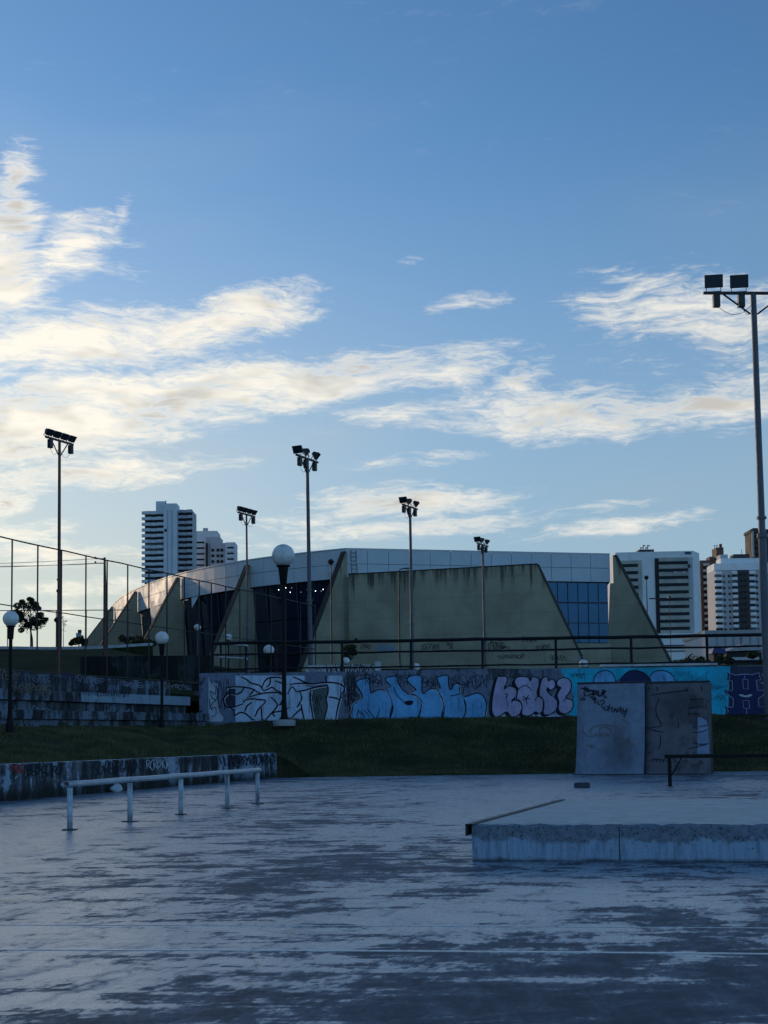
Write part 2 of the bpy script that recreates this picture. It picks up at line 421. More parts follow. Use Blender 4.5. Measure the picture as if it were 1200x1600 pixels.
M['ply_dark'] = mat_streaky('ramp_sheet_weathered', (0.165, 0.16, 0.185), (0.125, 0.12, 0.14), (0.075, 0.072, 0.082), 0.8, 0.5, 0.7, grime=0.3, stain=(at(1050, 1108, 31), (0.7, 3.0, 0.7), (0.05, 0.046, 0.05), 0.6))
M['grass'] = mat_grass('bank_grass', (0.034, 0.036, 0.016), (0.070, 0.062, 0.032))
M['blade'] = mat_leaf('grass_blade', (0.046, 0.060, 0.019), (0.135, 0.125, 0.052))
M['terrain'] = mat_grass('rough_grass', (0.022, 0.034, 0.014), (0.040, 0.050, 0.022))
M['olive'] = mat_olive('olive_concrete', (0.43, 0.39, 0.275), 13.4)
M['fin'] = mat_olive('fin_concrete', (0.42, 0.38, 0.27), 15.6)
M['clad'] = mat('pale_metal_cladding', (0.62, 0.68, 0.73), 0.55, 0.0, var=0.06, scale=0.6, spec=0.3)
M['joint'] = mat('panel_joint', (0.05, 0.052, 0.055), 0.8)
M['glass_dark'] = mat_glass('tinted_glass', (0.016, 0.028, 0.058), 0.05, 1.0)
M['glass_blue'] = mat_glass('blue_glass', (0.015, 0.20, 0.40), 0.10, 0.3)
M['mull'] = mat('mullion', (0.03, 0.045, 0.07), 0.4, 0.5)
M['white_clad'] = mat('white_render', (0.84, 0.85, 0.86), 0.75, var=0.07, scale=0.15, dirt=0.12)
M['tower_blue'] = mat('pale_tower_render', (0.72, 0.75, 0.79), 0.8, var=0.08, scale=0.15, dirt=0.15)
M['tower_grey'] = mat('grey_tower_render', (0.50, 0.51, 0.54), 0.8, var=0.08, scale=0.15, dirt=0.15)
M['tower_dark'] = mat('dark_tower_render', (0.06, 0.055, 0.055), 0.8, scale=0.2)
M['tower_brown'] = mat('brown_tower_render', (0.13, 0.085, 0.065), 0.8, scale=0.2, dirt=0.2)
M['tower_cream'] = mat('cream_spandrel', (0.46, 0.45, 0.40), 0.7, scale=0.2, dirt=0.1)
M['win'] = mat_glass('window_glass_dark', (0.010, 0.012, 0.020), 0.35, 0.2)
M['win_curtain'] = mat('curtained_window', (0.10, 0.105, 0.12), 0.5, scale=0.5)
M['coping_dark'] = mat('mouldy_concrete_edge', (0.045, 0.042, 0.034), 0.9, scale=2)
M['leaf'] = mat_leaf('tree_leaf', (0.018, 0.028, 0.010), (0.045, 0.060, 0.020))
M['bark'] = mat('bark', (0.05, 0.038, 0.03), 0.9, scale=8)
M['bag'] = mat('white_plastic', (0.62, 0.66, 0.72), 0.4, scale=9)
M['brick'] = mat('old_brick', (0.05, 0.06, 0.075), 0.85, scale=12)
M['whitewall'] = mat('white_painted_wall', (0.52, 0.54, 0.56), 0.8, scale=2, dirt=0.45)
M['darkwall'] = mat('dark_wall', (0.022, 0.026, 0.028), 0.85, scale=1.2, dirt=0.4)
M['roofgrey'] = mat('grey_roof', (0.34, 0.35, 0.36), 0.6, scale=0.3)
M['terrace'] = mat_streaky('terrace_concrete', (0.040, 0.048, 0.052), (0.022, 0.026, 0.026), (0.008, 0.010, 0.009), 0.35, 0.3, 0.7, grime=0.75)
M['tarp'] = mat('blue_tarp', (0.02, 0.035, 0.16), 0.5, scale=2)
M['lamp'] = mat_emit('lit_lamp', (0.95, 0.95, 1.0), 6.0)
def paint(name, col, var=0.30, dirt=0.75):
    return mat('spray_' + name, col, 0.7, var=var, scale=1.5, spec=0.3, dirt=dirt, dirtcol=tuple(c * 0.4 for c in col))
P_LIGHT = paint('lavender_blue', (0.48, 0.60, 0.80))
P_BLUE = paint('bright_blue', (0.15, 0.44, 0.80))
P_MAUVE = paint('mauve', (0.46, 0.42, 0.64), dirt=0.3)
P_TEAL = paint('teal', (0.02, 0.46, 0.68), dirt=0.4)
P_NAVY = paint('navy', (0.018, 0.025, 0.10), dirt=0.1)
P_MID = paint('slate', (0.035, 0.045, 0.085), dirt=0.1)
P_INK = paint('ink', (0.010, 0.012, 0.028), dirt=0.0)
P_HALO = paint('halo', (0.60, 0.64, 0.76), dirt=0.2)
P_CHALK = paint('chalk', (0.20, 0.23, 0.31), dirt=0.5)
P_LILAC = paint('lilac', (0.42, 0.36, 0.62), dirt=0.1)
P_GREEN = paint('grey_green', (0.10, 0.13, 0.13), dirt=0.6)
P_PATCH = paint('bare_sheet', (0.22, 0.29, 0.42))
P_DRIP = paint('drip', (0.07, 0.22, 0.50))
P_WHITE = paint('white', (0.45, 0.49, 0.58), dirt=0.5)
P_RED = paint('red', (0.30, 0.05, 0.05))
P_OCHRE = paint('ochre', (0.20, 0.17, 0.12))

# ------------------------------------------------------------------ mesh helpers
class MB:
    def __init__(s): s.v = []; s.f = []; s.mi = []
    def add(s, vs, fs, mi=0):
        o = len(s.v); s.v += [tuple(v) for v in vs]; s.f += [tuple(i + o for i in f) for f in fs]; s.mi += [mi] * len(fs)
    def box(s, c, size, rz=0.0, mi=0, rot=None):
        hx, hy, hz = size[0] / 2, size[1] / 2, size[2] / 2
        rm = rot if rot is not None else Matrix.Rotation(rz, 3, 'Z')
        c = Vector(c)
        vs = [c + rm @ Vector((x * hx, y * hy, z * hz)) for z in (-1, 1) for y in (-1, 1) for x in (-1, 1)]
        s.add(vs, [(0, 2, 3, 1), (4, 5, 7, 6), (0, 1, 5, 4), (2, 6, 7, 3), (0, 4, 6, 2), (1, 3, 7, 5)], mi)
        return s
    def tube(s, a, b, r0, r1=None, n=10, caps=True, mi=0):
        a, b = Vector(a), Vector(b); r1 = r0 if r1 is None else r1
        d = (b - a).normalized()
        x = d.orthogonal().normalized(); y = d.cross(x)
        vs = []
        for p, r in ((a, r0), (b, r1)):
            for i in range(n):
                t = 2 * math.pi * i / n
                vs.append(p + x * (r * math.cos(t)) + y * (r * math.sin(t)))
        fs = [(i, (i + 1) % n, n + (i + 1) % n, n + i) for i in range(n)]
        if caps: fs += [tuple(range(n))[::-1], tuple(range(n, 2 * n))]
        s.add(vs, fs, mi); return s
    def path(s, pts, r, n=6, mi=0):
        for a, b in zip(pts[:-1], pts[1:]): s.tube(a, b, r, n=n, mi=mi)
        return s
    def lathe(s, prof, c=(0, 0, 0), n=20, mi=0):
        vs = []; c = Vector(c)
        for r, z in prof:
            for i in range(n):
                t = 2 * math.pi * i / n
                vs.append(c + Vector((r * math.cos(t), r * math.sin(t), z)))
        fs = []
        for k in range(len(prof) - 1):
            for i in range(n):
                j = (i + 1) % n
                fs.append((k * n + i, k * n + j, (k + 1) * n + j, (k + 1) * n + i))
        fs.append(tuple(range(n))[::-1]); fs.append(tuple(range((len(prof) - 1) * n, len(prof) * n)))
        s.add(vs, fs, mi); return s
    def prism(s, poly, off, mi=0):
        """planar polygon (3-D points) extruded by vector off"""
        n = len(poly); off = Vector(off); poly = [Vector(p) for p in poly]
        vs = [p - off / 2 for p in poly] + [p + off / 2 for p in poly]
        fs = [tuple(range(n))[::-1], tuple(range(n, 2 * n))]
        fs += [(i, (i + 1) % n, n + (i + 1) % n, n + i) for i in range(n)]
        s.add(vs, fs, mi); return s
    def mesh(s, name, mats, smooth=False, tri=False, bevel=0.0):
        me = bpy.data.meshes.new(name)
        me.from_pydata(s.v, [], s.f)
        for m in (mats if isinstance(mats, (list, tuple)) else [mats]): me.materials.append(m)
        me.polygons.foreach_set('material_index', s.mi)
        bm = bmesh.new(); bm.from_mesh(me)
        bmesh.ops.recalc_face_normals(bm, faces=bm.faces)
        if bevel > 0:
            bmesh.ops.remove_doubles(bm, verts=bm.verts, dist=1e-5)
            bmesh.ops.bevel(bm, geom=list(bm.edges), offset=bevel, segments=2, affect='EDGES', profile=0.6)
        if tri: bmesh.ops.triangulate(bm, faces=bm.faces)
        bm.to_mesh(me); bm.free()
        if smooth: me.polygons.foreach_set('use_smooth', [True] * len(me.polygons))
        me.update()
        return me
    def build(s, name, mats, parent=None, smooth=False, tri=False, bevel=0.0, auto=False):
        me = s.mesh(name, mats, smooth or auto, tri, bevel)
        if auto and hasattr(me, 'set_sharp_from_angle'): me.set_sharp_from_angle(angle=R(35))
        return link(name, me, parent)
def link(name, me, parent=None, loc=None, rz=None):
    o = bpy.data.objects.new(name, me); COL.objects.link(o)
    if parent is not None: o.parent = parent
    if loc is not None: o.location = loc
    if rz is not None: o.rotation_euler = (0, 0, rz)
    return o
def tag(o, label, cat, group=None):
    o['label'] = label; o['category'] = cat
    if group: o['group'] = group
    return o
def thing(name, label, cat, loc=(0, 0, 0), rz=0.0, group=None):
    o = bpy.data.objects.new(name, None); COL.objects.link(o)
    o.empty_display_size = 0.3
    o.location = loc; o.rotation_euler = (0, 0, rz)
    return tag(o, label, cat, group)
def struct(o, kind='structure'):
    o['kind'] = kind; return o
def dup(root, loc, rz=None, label=None, scale=None):
    r = root.copy(); COL.objects.link(r); r.location = loc
    if rz is not None: r.rotation_euler = (0, 0, rz)
    if label: r['label'] = label
    if scale: r.scale = scale
    for ch in list(root.children):
        c = ch.copy(); COL.objects.link(c); c.parent = r
        for g in list(ch.children):
            d = g.copy(); COL.objects.link(d); d.parent = c
    return r
def catmull(pts, closed=True, sub=5):
    n = len(pts); out = []
    rng = range(n) if closed else range(n - 1)
    for i in rng:
        g = (lambda k: pts[k % n]) if closed else (lambda k: pts[max(0, min(n - 1, k))])
        p0, p1, p2, p3 = g(i - 1), g(i), g(i + 1), g(i + 2)
        for j in range(sub):
            t = j / sub
            out.append(tuple(0.5 * ((2 * p1[k]) + (-p0[k] + p2[k]) * t + (2 * p0[k] - 5 * p1[k] + 4 * p2[k] - p3[k]) * t * t
                                    + (-p0[k] + 3 * p1[k] - 3 * p2[k] + p3[k]) * t ** 3) for k in range(len(p1))))
    if not closed: out.append(tuple(pts[-1]))
    return out
class Canvas:
    """flat spray paint on a real surface: fn(photo x, photo y, lift) -> point on that surface"""
    def __init__(s, fn, parent, conv=None):
        s.fn = fn; s.parent = parent; s.conv = conv or (lambda p: p); s.layer = 0.004
    def fill(s, name, pts, m, sharp=False, lift=None):
        pts = [s.conv(p) for p in pts]
        pp = pts if sharp else catmull(pts, True, 4)
        lift = s.layer if lift is None else lift
        b = MB(); b.add([s.fn(x, y, lift) for x, y in pp], [tuple(range(len(pp)))])
        return b.build(name, m, s.parent, tri=True)
    def strokes(s, name, lines, m, w, closed=False, lift=None, sharp=False):
        lift = s.layer if lift is None else lift
        b = MB()
        for ln in lines:
            pts = [s.conv(p) for p in ln]
            pp = pts if sharp else catmull(pts, closed, 4)
            if closed: pp = pp + [pp[0]]
            n = len(pp); L = []; Rr = []
            for i, p in enumerate(pp):
                q0 = pp[max(0, i - 1)] if not (closed and i == 0) else pp[-2]
                q1 = pp[min(n - 1, i + 1)] if not (closed and i == n - 1) else pp[1]
                dx, dy = q1[0] - q0[0], q1[1] - q0[1]; l = math.hypot(dx, dy) or 1
                k = 1.0 if closed else (0.55 + 0.45 * math.sin(math.pi * (0.1 + 0.8 * i / max(1, n - 1))))
                L.append((p[0] - dy / l * w * k / 2, p[1] + dx / l * w * k / 2)); Rr.append((p[0] + dy / l * w * k / 2, p[1] - dx / l * w * k / 2))
            b.add([s.fn(x, y, lift) for x, y in L + Rr], [(i, i + 1, n + i + 1, n + i) for i in range(n - 1)])
        o = b.build(name, m, s.parent)
        if len(lines) > 1: o['kind'] = 'stuff'
        return o
    def tagline(s, name, x0, y0, x1, y1, h, m, w, seed, n=8):
        """an illegible spray tag: a run of looped and hooked strokes"""
        rg = random.Random(seed); lines = []
        for i in range(n):
            t = i / max(1, n - 1); cx = x0 + (x1 - x0) * t; cy = y0 + (y1 - y0) * t + rg.uniform(-.12, .12) * h
            hw = abs(x1 - x0) / n * 0.75; hh = h * rg.uniform(0.7, 1.15) / 2
            k = rg.randint(0, 4)
            if k == 0: ln = [(cx - hw * .3, cy - hh), (cx + hw * .2, cy + hh), (cx + hw * .1, cy + hh * .6)]
            elif k == 1: ln = [(cx - hw, cy + hh), (cx - hw * .2, cy - hh), (cx + hw, cy + hh)]
            elif k == 2: ln = [(cx + hw, cy - hh * .7), (cx - hw * .6, cy - hh), (cx - hw, cy), (cx + hw * .7, cy + hh * .2), (cx + hw * .5, cy + hh), (cx - hw, cy + hh * .8)]
            elif k == 3: ln = [(cx - hw, cy + hh), (cx - hw * .9, cy - hh), (cx + hw * .8, cy - hh * .5), (cx - hw * .5, cy + hh * .05), (cx + hw, cy + hh)]
            else: ln = [(cx, cy - hh), (cx - hw, cy), (cx, cy + hh), (cx + hw, cy), (cx + hw * .1, cy - hh * .9)]
            lines.append([(x + rg.uniform(-.2, .2) * hw, y + rg.uniform(-.1, .1) * h) for x, y in ln])
        return s.strokes(name, lines, m, w)

# ------------------------------------------------------------------ ground, court, terrain
def sheet(name, pts, z, m):
    b = MB(); b.add([(p[0], p[1], z) for p in pts], [tuple(range(len(pts)))])
    return struct(b.build(name, m, tri=True))
def sstep(a, b, x):
    t = max(0.0, min(1.0, (x - a) / (b - a))); return t * t * (3 - 2 * t)
def lerp(a, b, t): return a + (b - a) * t

sheet('ground', [(-3000, -3000), (3000, -3000), (3000, 30), (-3000, 30)], -0.06, M['terrain'])
E0 = at_z(433, 1215, 0)                 # far end of the low wall, on the court
W0 = at_z(0, 1253, 0)                   # where it leaves the frame
UW = (E0 - W0).normalized()
CE = at_z(1200, 1204.5, 0)              # court edge, right
CEd = (CE - E0).normalized()
NW = Vector((-UW.y, UW.x, 0))           # to the left of the wall (uphill)
Wn = W0 - UW * 16
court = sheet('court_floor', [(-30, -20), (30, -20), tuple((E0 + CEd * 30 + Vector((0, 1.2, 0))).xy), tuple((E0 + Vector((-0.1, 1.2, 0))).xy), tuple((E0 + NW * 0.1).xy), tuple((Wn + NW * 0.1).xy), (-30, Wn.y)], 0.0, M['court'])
# painted lines on the slab
def paint_strip(name, pts, w, z):
    b = MB(); n = len(pts)
    ps = [at_z(x, y, z) for x, y in pts]
    for a, c in zip(ps[:-1], ps[1:]):
        h = Vector((0, w / 2, 0)); b.prism([a - h, c - h, c + h, a + h], (0, 0, 0.004))
    return b.build(name, M['line'], court)
paint_strip('painted_line', [(-150, 1483), (300, 1484.5), (600, 1486), (900, 1488), (1350, 1492)], 0.030, 0.0005)
paint_strip('painted_line', [(-150, 1445), (300, 1446), (700, 1447.5), (1350, 1451)], 0.010, 0.0005)

ZW = 0.54                                # low wall height
G0, G1 = at(325, 1128, 38.3), at(1200, 1118, 37.4)   # foot of the graffiti wall
GD = Vector((G1.x - G0.x, G1.y - G0.y, 0)).normalized()
GN = Vector((GD.y, -GD.x, 0))            # facing the court
FA = at(0, 835, 31.0)                    # mesh fence: top rail, leaving the frame
FTOP = FA.z
FB = at_z(501, 946, FTOP)
FD = Vector((FB.x - FA.x, FB.y - FA.y, 0)).normalized()
FNrm = Vector((FD.y, -FD.x, 0))          # towards the court
ZT3 = 2.40                               # top of the bleachers
ZFOOT = 1.14
def bank_inner(t):      # t<0 along the low wall, t>0 along the court edge
    if t < 0:
        p = E0 + UW * t + NW * 0.2
        return Vector((p.x, p.y, ZW - 0.04))
    p = E0 + CEd * t
    return Vector((p.x, p.y, lerp(ZW - 0.06, -0.01, sstep(0.0, 0.9, t))))
LEND = (Vector((G0.x, G0.y, 0)) - Vector((FA.x, FA.y, 0))).dot(FD)
BF0 = Vector((FA.x, FA.y, 0)) + FNrm * 1.3       # front line of the bleachers
def bank_outer(t):
    if t < 0:
        s = LEND + t * 1.02
        p = BF0 + FD * s - FNrm * 0.15
        return Vector((p.x, p.y, ZFOOT + 0.02))
    p = Vector((G0.x, G0.y, 0)) + GD * (t * 1.0 - 0.4)
    return Vector((p.x, p.y, lerp(ZFOOT, G0.z, sstep(0, 2, t)) + 0.02))
def bank_pt(t, s):
    a, b = bank_inner(t), bank_outer(t)
    p = a.lerp(b, s)
    prof = lerp(s, sstep(0, 1, s), 0.5) if t >= 0 else s
    p.z = lerp(a.z, b.z, prof) + 0.06 * math.sin(t * 0.9 + s * 3) * math.sin(math.pi * s) + 0.04 * math.sin(t * 2.7 + 1) * math.sin(math.pi * s)
    return p
ts = [-26 + 0.5 * i for i in range(52)] + [0.0, 0.15, 0.3, 0.5, 0.7, 0.9] + [1.2 + 0.5 * i for i in range(60)]
b = MB(); NS = 15
def bank_row(t, j):
    if j == 0:
        p = bank_inner(t); return Vector((p.x, p.y, -0.15))      # skirt down to the slab
    return bank_pt(t, (j - 1) / (NS - 1))
b.add([bank_row(t, j) for t in ts for j in range(NS + 1)],
      [(i * (NS + 1) + j, i * (NS + 1) + j + 1, (i + 1) * (NS + 1) + j + 1, (i + 1) * (NS + 1) + j) for i in range(len(ts) - 1) for j in range(NS)])
struct(b.build('grass_bank', M['grass'], smooth=True))

# grass blades on the bank
def blades():
    rg = random.Random(3); vs = []; fs = []
    def blade(p, h, w):
        a = rg.uniform(0, 6.283); ln = rg.uniform(0.1, 0.7) * h; a2 = rg.uniform(0, 6.283)
        dx, dy = math.cos(a) * w, math.sin(a) * w; o = len(vs)
        vs.extend([(p.x - dx, p.y - dy, p.z - 0.02), (p.x + dx, p.y + dy, p.z - 0.02), (p.x + math.cos(a2) * ln, p.y + math.sin(a2) * ln, p.z + h)])
        fs.append((o, o + 1, o + 2))
    for _ in range(120000):
        t = rg.uniform(-13, 14); s = rg.random()
        p = bank_pt(t, s)
        c = math.sin(p.x * 1.7 + p.y * 0.6) * math.sin(p.y * 1.3 - p.x * 0.8) + rg.uniform(-.5, .5)
        if c < -0.35: continue
        blade(p, rg.uniform(0.02, 0.055) * (1.25 + 0.5 * c), rg.uniform(0.006, 0.014))
    for _ in range(24000):    # ragged fringe along wall foot, low wall and court edge
        t = rg.uniform(-13, 14); s = rg.choice((0.004, 0.99)) 
        if s > 0.5 and math.sin(t * 3.1) + math.sin(t * 7.7) < 0.2: continue
        p = bank_pt(t, max(0.0, min(1.0, s + rg.gauss(0, 0.016))))
        k = 0.6 + 0.7 * max(0, math.sin(t * 4.3) * math.sin(t * 1.7 + 1))
        p = Vector((p.x, p.y - (abs(rg.gauss(0, 0.07)) if s < .5 and t > .9 else 0), p.z if not (s < .5 and t > .9) else max(0.0, p.z - .02)))
        blade(p, rg.uniform(0.03, 0.12) * k, rg.uniform(0.006, 0.012))
    me = bpy.data.meshes.new('grass'); me.from_pydata(vs, [], fs); me.materials.append(M['blade'])
    o = link('grass', me); struct(o, 'stuff')
    o['label'] = 'short dark grass growing on the bank below the graffiti wall'
blades()

# rough ground behind the walls, climbing to the arena and on to the town
def terrain_z(x, y):
    r = x / max(y, 1)
    zr = 2.0 if y < 84 else lerp(2.0, 5.15, sstep(84, 103, y)) if y < 103 else max(lerp(5.15, 5.6, sstep(103, 125, y)), 0.9 + 0.0455 * y)
    zl = 2.25 if y < 46 else lerp(2.25, 6.5, sstep(46, 92, y)) if y < 92 else 0.9 + 0.0609 * y if y < 135 else max(9.1, 0.9 + 0.047 * y)
    k = sstep(-0.105, -0.165, r) if False else 1 - sstep(-0.165, -0.105, r)
    # unseen rise added left of the frame, keeps the low sun off the court
    shade_hill = 14.0 * sstep(0.36, 0.52, -r) * sstep(20, 36, y) * (1 - sstep(150, 260, y))
    return lerp(zr, zl, k) + shade_hill + 0.15 * math.sin(x * 0.21 + y * 0.13) * sstep(60, 120, y)
ys = [30.2, 34, 38.9] + [40 + 2 * i for i in range(60)] + [162 + 12 * i for i in range(20)] + [420 + 60 * i for i in range(12)] + [1200, 1500, 1900, 2400, 3000]
ss = [-1.6 + 0.04 * i for i in range(81)]
b = MB()
def tz(x, y):
    if y < 38.95:      # tucked under the walls
        return -0.2
    return terrain_z(x, y)
for y in ys:
    for s_ in ss:
        x = s_ * (y + 20); b.v.append((x, y, tz(x, y)))
W_ = len(ss)
b.f = [(i * W_ + j, i * W_ + j + 1, (i + 1) * W_ + j + 1, (i + 1) * W_ + j) for i in range(len(ys) - 1) for j in range(W_ - 1)]
# leave the bank and the bleachers' footprint to their own meshes
b.f = [f for f in b.f if b.v[f[0]][1] >= 38.9]
b.mi = [0] * len(b.f)
struct(b.build('terrain', M['terrain'], smooth=True))

# ------------------------------------------------------------------ low wall beside the court
wl = thing('low_wall', 'long low concrete wall with peeling pale paint and dark mould at left court edge', 'wall', W0)
def along(p0, d, n, s, o, z): q = Vector(p0) + d * s + n * o; return Vector((q.x, q.y, z)) 
LW = (E0 - Wn).length
seams = [0.0]
s_ = LW
cuts = [0.0, 2.9, 6.3, 9.7, 13.1, 16.5, LW]
for i in range(len(cuts) - 1):
    s1, s0 = LW - cuts[i] - 0.006, LW - cuts[i + 1] + 0.006
    b = MB(); z0, z1 = -0.05, ZW
    vs = []
    nseg = max(2, int((s1 - s0) / 0.25))
    rg = random.Random(i)
    prof = lambda s: [(0.0, z0), (0.0 + rg.uniform(-.006, .006), z1 - 0.03), (0.012 + rg.uniform(-.004, .006), z1 + rg.uniform(-.006, .002)), (0.2, z1), (0.2, z0)]
    for k in range(nseg + 1):
        s = lerp(s0, s1, k / nseg)
        for (o, z) in prof(s): vs.append(along(Wn, UW, NW, s, o, z) - W0)
    fs = [(k * 5 + j, k * 5 + j + 1, (k + 1) * 5 + j + 1, (k + 1) * 5 + j) for k in range(nseg) for j in range(4)]
    fs += [(4, 3, 2, 1, 0), tuple(nseg * 5 + j for j in range(5))]
    mi = [1 if f in fs[2::4][:0] else 0 for f in fs]
    b.add(vs, fs)
    b.mi = [1 if (j % 4 == 2 and j < nseg * 4) else 0 for j in range(len(fs))]
    b.build('wall_section', [M['lowwall'], M['cap']], wl)
def lowfn(px, py, lift):
    q = on_plane(px, py, W0, NW) - NW * lift
    return q - W0
cv = Canvas(lowfn, wl)
def text_on(fn_origin, xdir, updir, txt, size, m, name, parent, lift_n, shear=0.0):
    cu = bpy.data.curves.new(name, 'FONT'); cu.body = txt; cu.size = size; cu.shear = shear
    tmp = bpy.data.objects.new(name, cu); COL.objects.link(tmp)
    dg = bpy.context.evaluated_depsgraph_get()
    me = bpy.data.meshes.new_from_object(tmp.evaluated_get(dg))
    bpy.data.objects.remove(tmp); bpy.data.curves.remove(cu)
    for v in me.vertices: v.co = Vector(fn_origin) + xdir * v.co.x + updir * v.co.y + lift_n
    me.materials.clear(); me.materials.append(m)
    return link(name, me, parent)
UP = Vector((0, 0, 1))
text_on(lowfn(277, 1196, 0), UW, UP, 'FOREVER', 0.165, P_MID, 'spray_lettering', wl, -NW * 0.012, 0.15)
cv.layer = 0.012
cv.tagline('spray_tag', 18, 1200, 34, 1200, 12, P_RED, 1.6, 4, 6)
cv.tagline('spray_tag', 40, 1206, 92, 1202, 22, P_INK, 1.5, 5, 10)
cv.tagline('spray_tag', 232, 1194, 268, 1191, 14, P_WHITE, 1.4, 6, 8)
cv.tagline('spray_tag', 345, 1190, 425, 1186, 16, P_INK, 1.6, 7, 16)
cv.tagline('spray_tag', 150, 1200, 215, 1196, 20, P_INK, 1.3, 17, 12)

# ------------------------------------------------------------------ graffiti wall
gw = thing('retaining_wall', 'concrete retaining wall covered in blue, mauve and teal graffiti below the railing', 'wall', G0)
GLEN = 34.0
ZG1 = at(335, 1052, 38.3).z
SLOPE = 0.0
def gw_pt(s, o, z): q = Vector((G0.x, G0.y, 0)) + GD * s + GN * o; return Vector((q.x, q.y, z)) - G0
bounds = [-0.25, 1.0, 4.5, 8.0, 11.5, 15.0, 18.5, 22.0, 28.0]
for i in range(len(bounds) - 1):
    a, c = bounds[i] + 0.006, bounds[i + 1] - 0.006
    b = MB(); zt = ZG1 + random.Random(i).uniform(-.012, .012)
    b.add([gw_pt(a, 0, 0.9), gw_pt(c, 0, 0.9), gw_pt(c, 0, zt), gw_pt(a, 0, zt), gw_pt(a, -.25, 0.9), gw_pt(c, -.25, 0.9), gw_pt(c, -.25, zt), gw_pt(a, -.25, zt)],
          [(0, 1, 2, 3), (5, 4, 7, 6), (3, 2, 6, 7), (1, 5, 6, 2), (4, 0, 3, 7), (4, 5, 1, 0)])
    b.build('wall_panel', M['retain'], gw, bevel=0.012)
b = MB()
b.add([gw_pt(x, o, z) for z in (ZG1 + 0.016, ZG1 + 0.075) for (x, o) in ((10.6, .03), (13.7, .03), (13.7, -.27), (10.6, -.27))], [(0, 3, 2, 1), (4, 5, 6, 7), (0, 1, 5, 4), (1, 2, 6, 5), (2, 3, 7, 6), (3, 0, 4, 7)])
b.build('coping', M['whitewall'], gw, bevel=0.008)
def gfn(px, py, lift):
    q = on_plane(px, py, Vector((G0.x, G0.y, 0)), GN)
    z = min(q.z, ZG1 - 0.02)
    return Vector((q.x, q.y, z)) + GN * lift - G0
def conv(x0, y0, k): return lambda p: (x0 + p[0] / k, y0 + p[1] / k)
# teal ground behind the right-hand pieces
bgc = Canvas(gfn, gw)
bgc.fill('paint_ground', [(884, 1040), (1000, 1040), (1142, 1040), (1138, 1060), (1140, 1085), (1136, 1130), (1000, 1132), (893, 1132), (897, 1090), (886, 1065)], P_TEAL, lift=0.004)
bgc.fill('paint_ground', [(770, 1110), (830, 1112), (893, 1108), (893, 1132), (770, 1132)], P_LIGHT, True, 0.003)
# wildstyle piece
c1 = Canvas(gfn, gw, conv(320, 1030, 5.4545))
c1.fill('paint_ground', [(262, 140), (420, 138), (600, 140), (850, 140), (856, 230), (905, 240), (900, 380), (920, 530), (600, 535), (262, 535), (262, 330)], P_LIGHT, True, 0.004)
c1.fill('paint_ground', [(1050, 140), (1165, 140), (1192, 240), (1165, 295), (1120, 530), (1020, 530), (1048, 380), (1050, 240)], P_LIGHT, True, 0.004)
c1.fill('paint_ground', [(910, 262), (970, 235), (1040, 235), (1040, 340), (1030, 470), (1018, 532), (930, 532), (905, 380)], P_GREEN, True, 0.004)
c1.fill('paint_ground', [(190, 258), (262, 242), (262, 430), (215, 412), (170, 380), (162, 335)], P_MID, True, 0.004)
c1.fill('paint_ground', [(32, 150), (55, 200), (112, 215), (105, 330), (120, 440), (160, 500), (150, 532), (30, 532)], P_WHITE, True, 0.004)
W1 = [
 [(185, 265), (190, 245), (260, 235), (340, 240), (410, 255), (460, 285), (482, 292)], [(215, 290), (270, 298), (310, 280), (335, 245)],
 [(195, 295), (160, 335), (175, 390), (215, 415), (330, 380)], [(355, 330), (420, 310), (500, 290), (560, 285), (620, 285), (665, 310), (660, 350), (640, 390)],
 [(330, 370), (345, 350), (400, 338), (460, 345), (515, 350), (505, 380), (480, 400)], [(215, 415), (250, 440), (255, 480), (300, 455), (350, 465), (400, 510), (430, 520)],
 [(340, 450), (360, 400), (400, 370)], [(480, 400), (485, 460), (490, 520)], [(560, 320), (620, 390), (560, 470), (520, 515)],
 [(310, 150), (360, 175), (400, 205), (470, 225), (500, 270)], [(490, 240), (510, 190), (550, 160), (620, 155), (680, 170)],
 [(500, 270), (540, 255), (575, 240), (610, 265), (670, 290)], [(525, 240), (555, 210), (560, 165)],
 [(720, 220), (760, 210), (830, 205), (920, 210), (1000, 200), (1090, 200), (1160, 215), (1190, 245), (1185, 275), (1165, 290)],
 [(705, 300), (740, 235), (770, 260), (785, 275), (850, 265), (920, 245), (1000, 230), (1045, 230), (1050, 280), (1035, 340), (1045, 400), (1030, 470), (1018, 525)],
 [(810, 280), (828, 330), (800, 390), (785, 410)], [(820, 380), (830, 440), (850, 520)], [(905, 260), (900, 330), (910, 420), (930, 525)],
 [(1055, 322), (1110, 330), (1150, 345)], [(1165, 290), (1150, 350), (1130, 430), (1115, 520)], [(430, 490), (450, 440), (475, 405)],
 [(740, 500), (790, 450), (825, 420)], [(570, 460), (600, 450), (660, 440), (720, 410)], [(630, 390), (680, 375)],
 [(750, 150), (800, 170), (850, 195), (910, 210)], [(1030, 150), (1040, 195)], [(570, 455), (600, 490)], [(380, 310), (410, 275), (420, 262)], [(600, 185), (660, 205), (700, 215)]]
c1.strokes('graffiti_halo', [[(x + 9, y + 8) for x, y in l] for l in W1], P_HALO, 2.0, lift=0.007)
c1.strokes('graffiti_outline', W1, P_INK, 2.5, lift=0.011)
c1.strokes('spray_tag', [[(45, 170), (60, 210), (95, 235), (85, 300), (50, 270), (60, 330), (95, 350), (60, 380), (50, 420), (90, 410), (95, 470), (60, 490)], [(100, 220), (110, 300), (90, 360)], [(40, 330), (45, 400), (70, 440)]], P_INK, 1.3, lift=0.011)
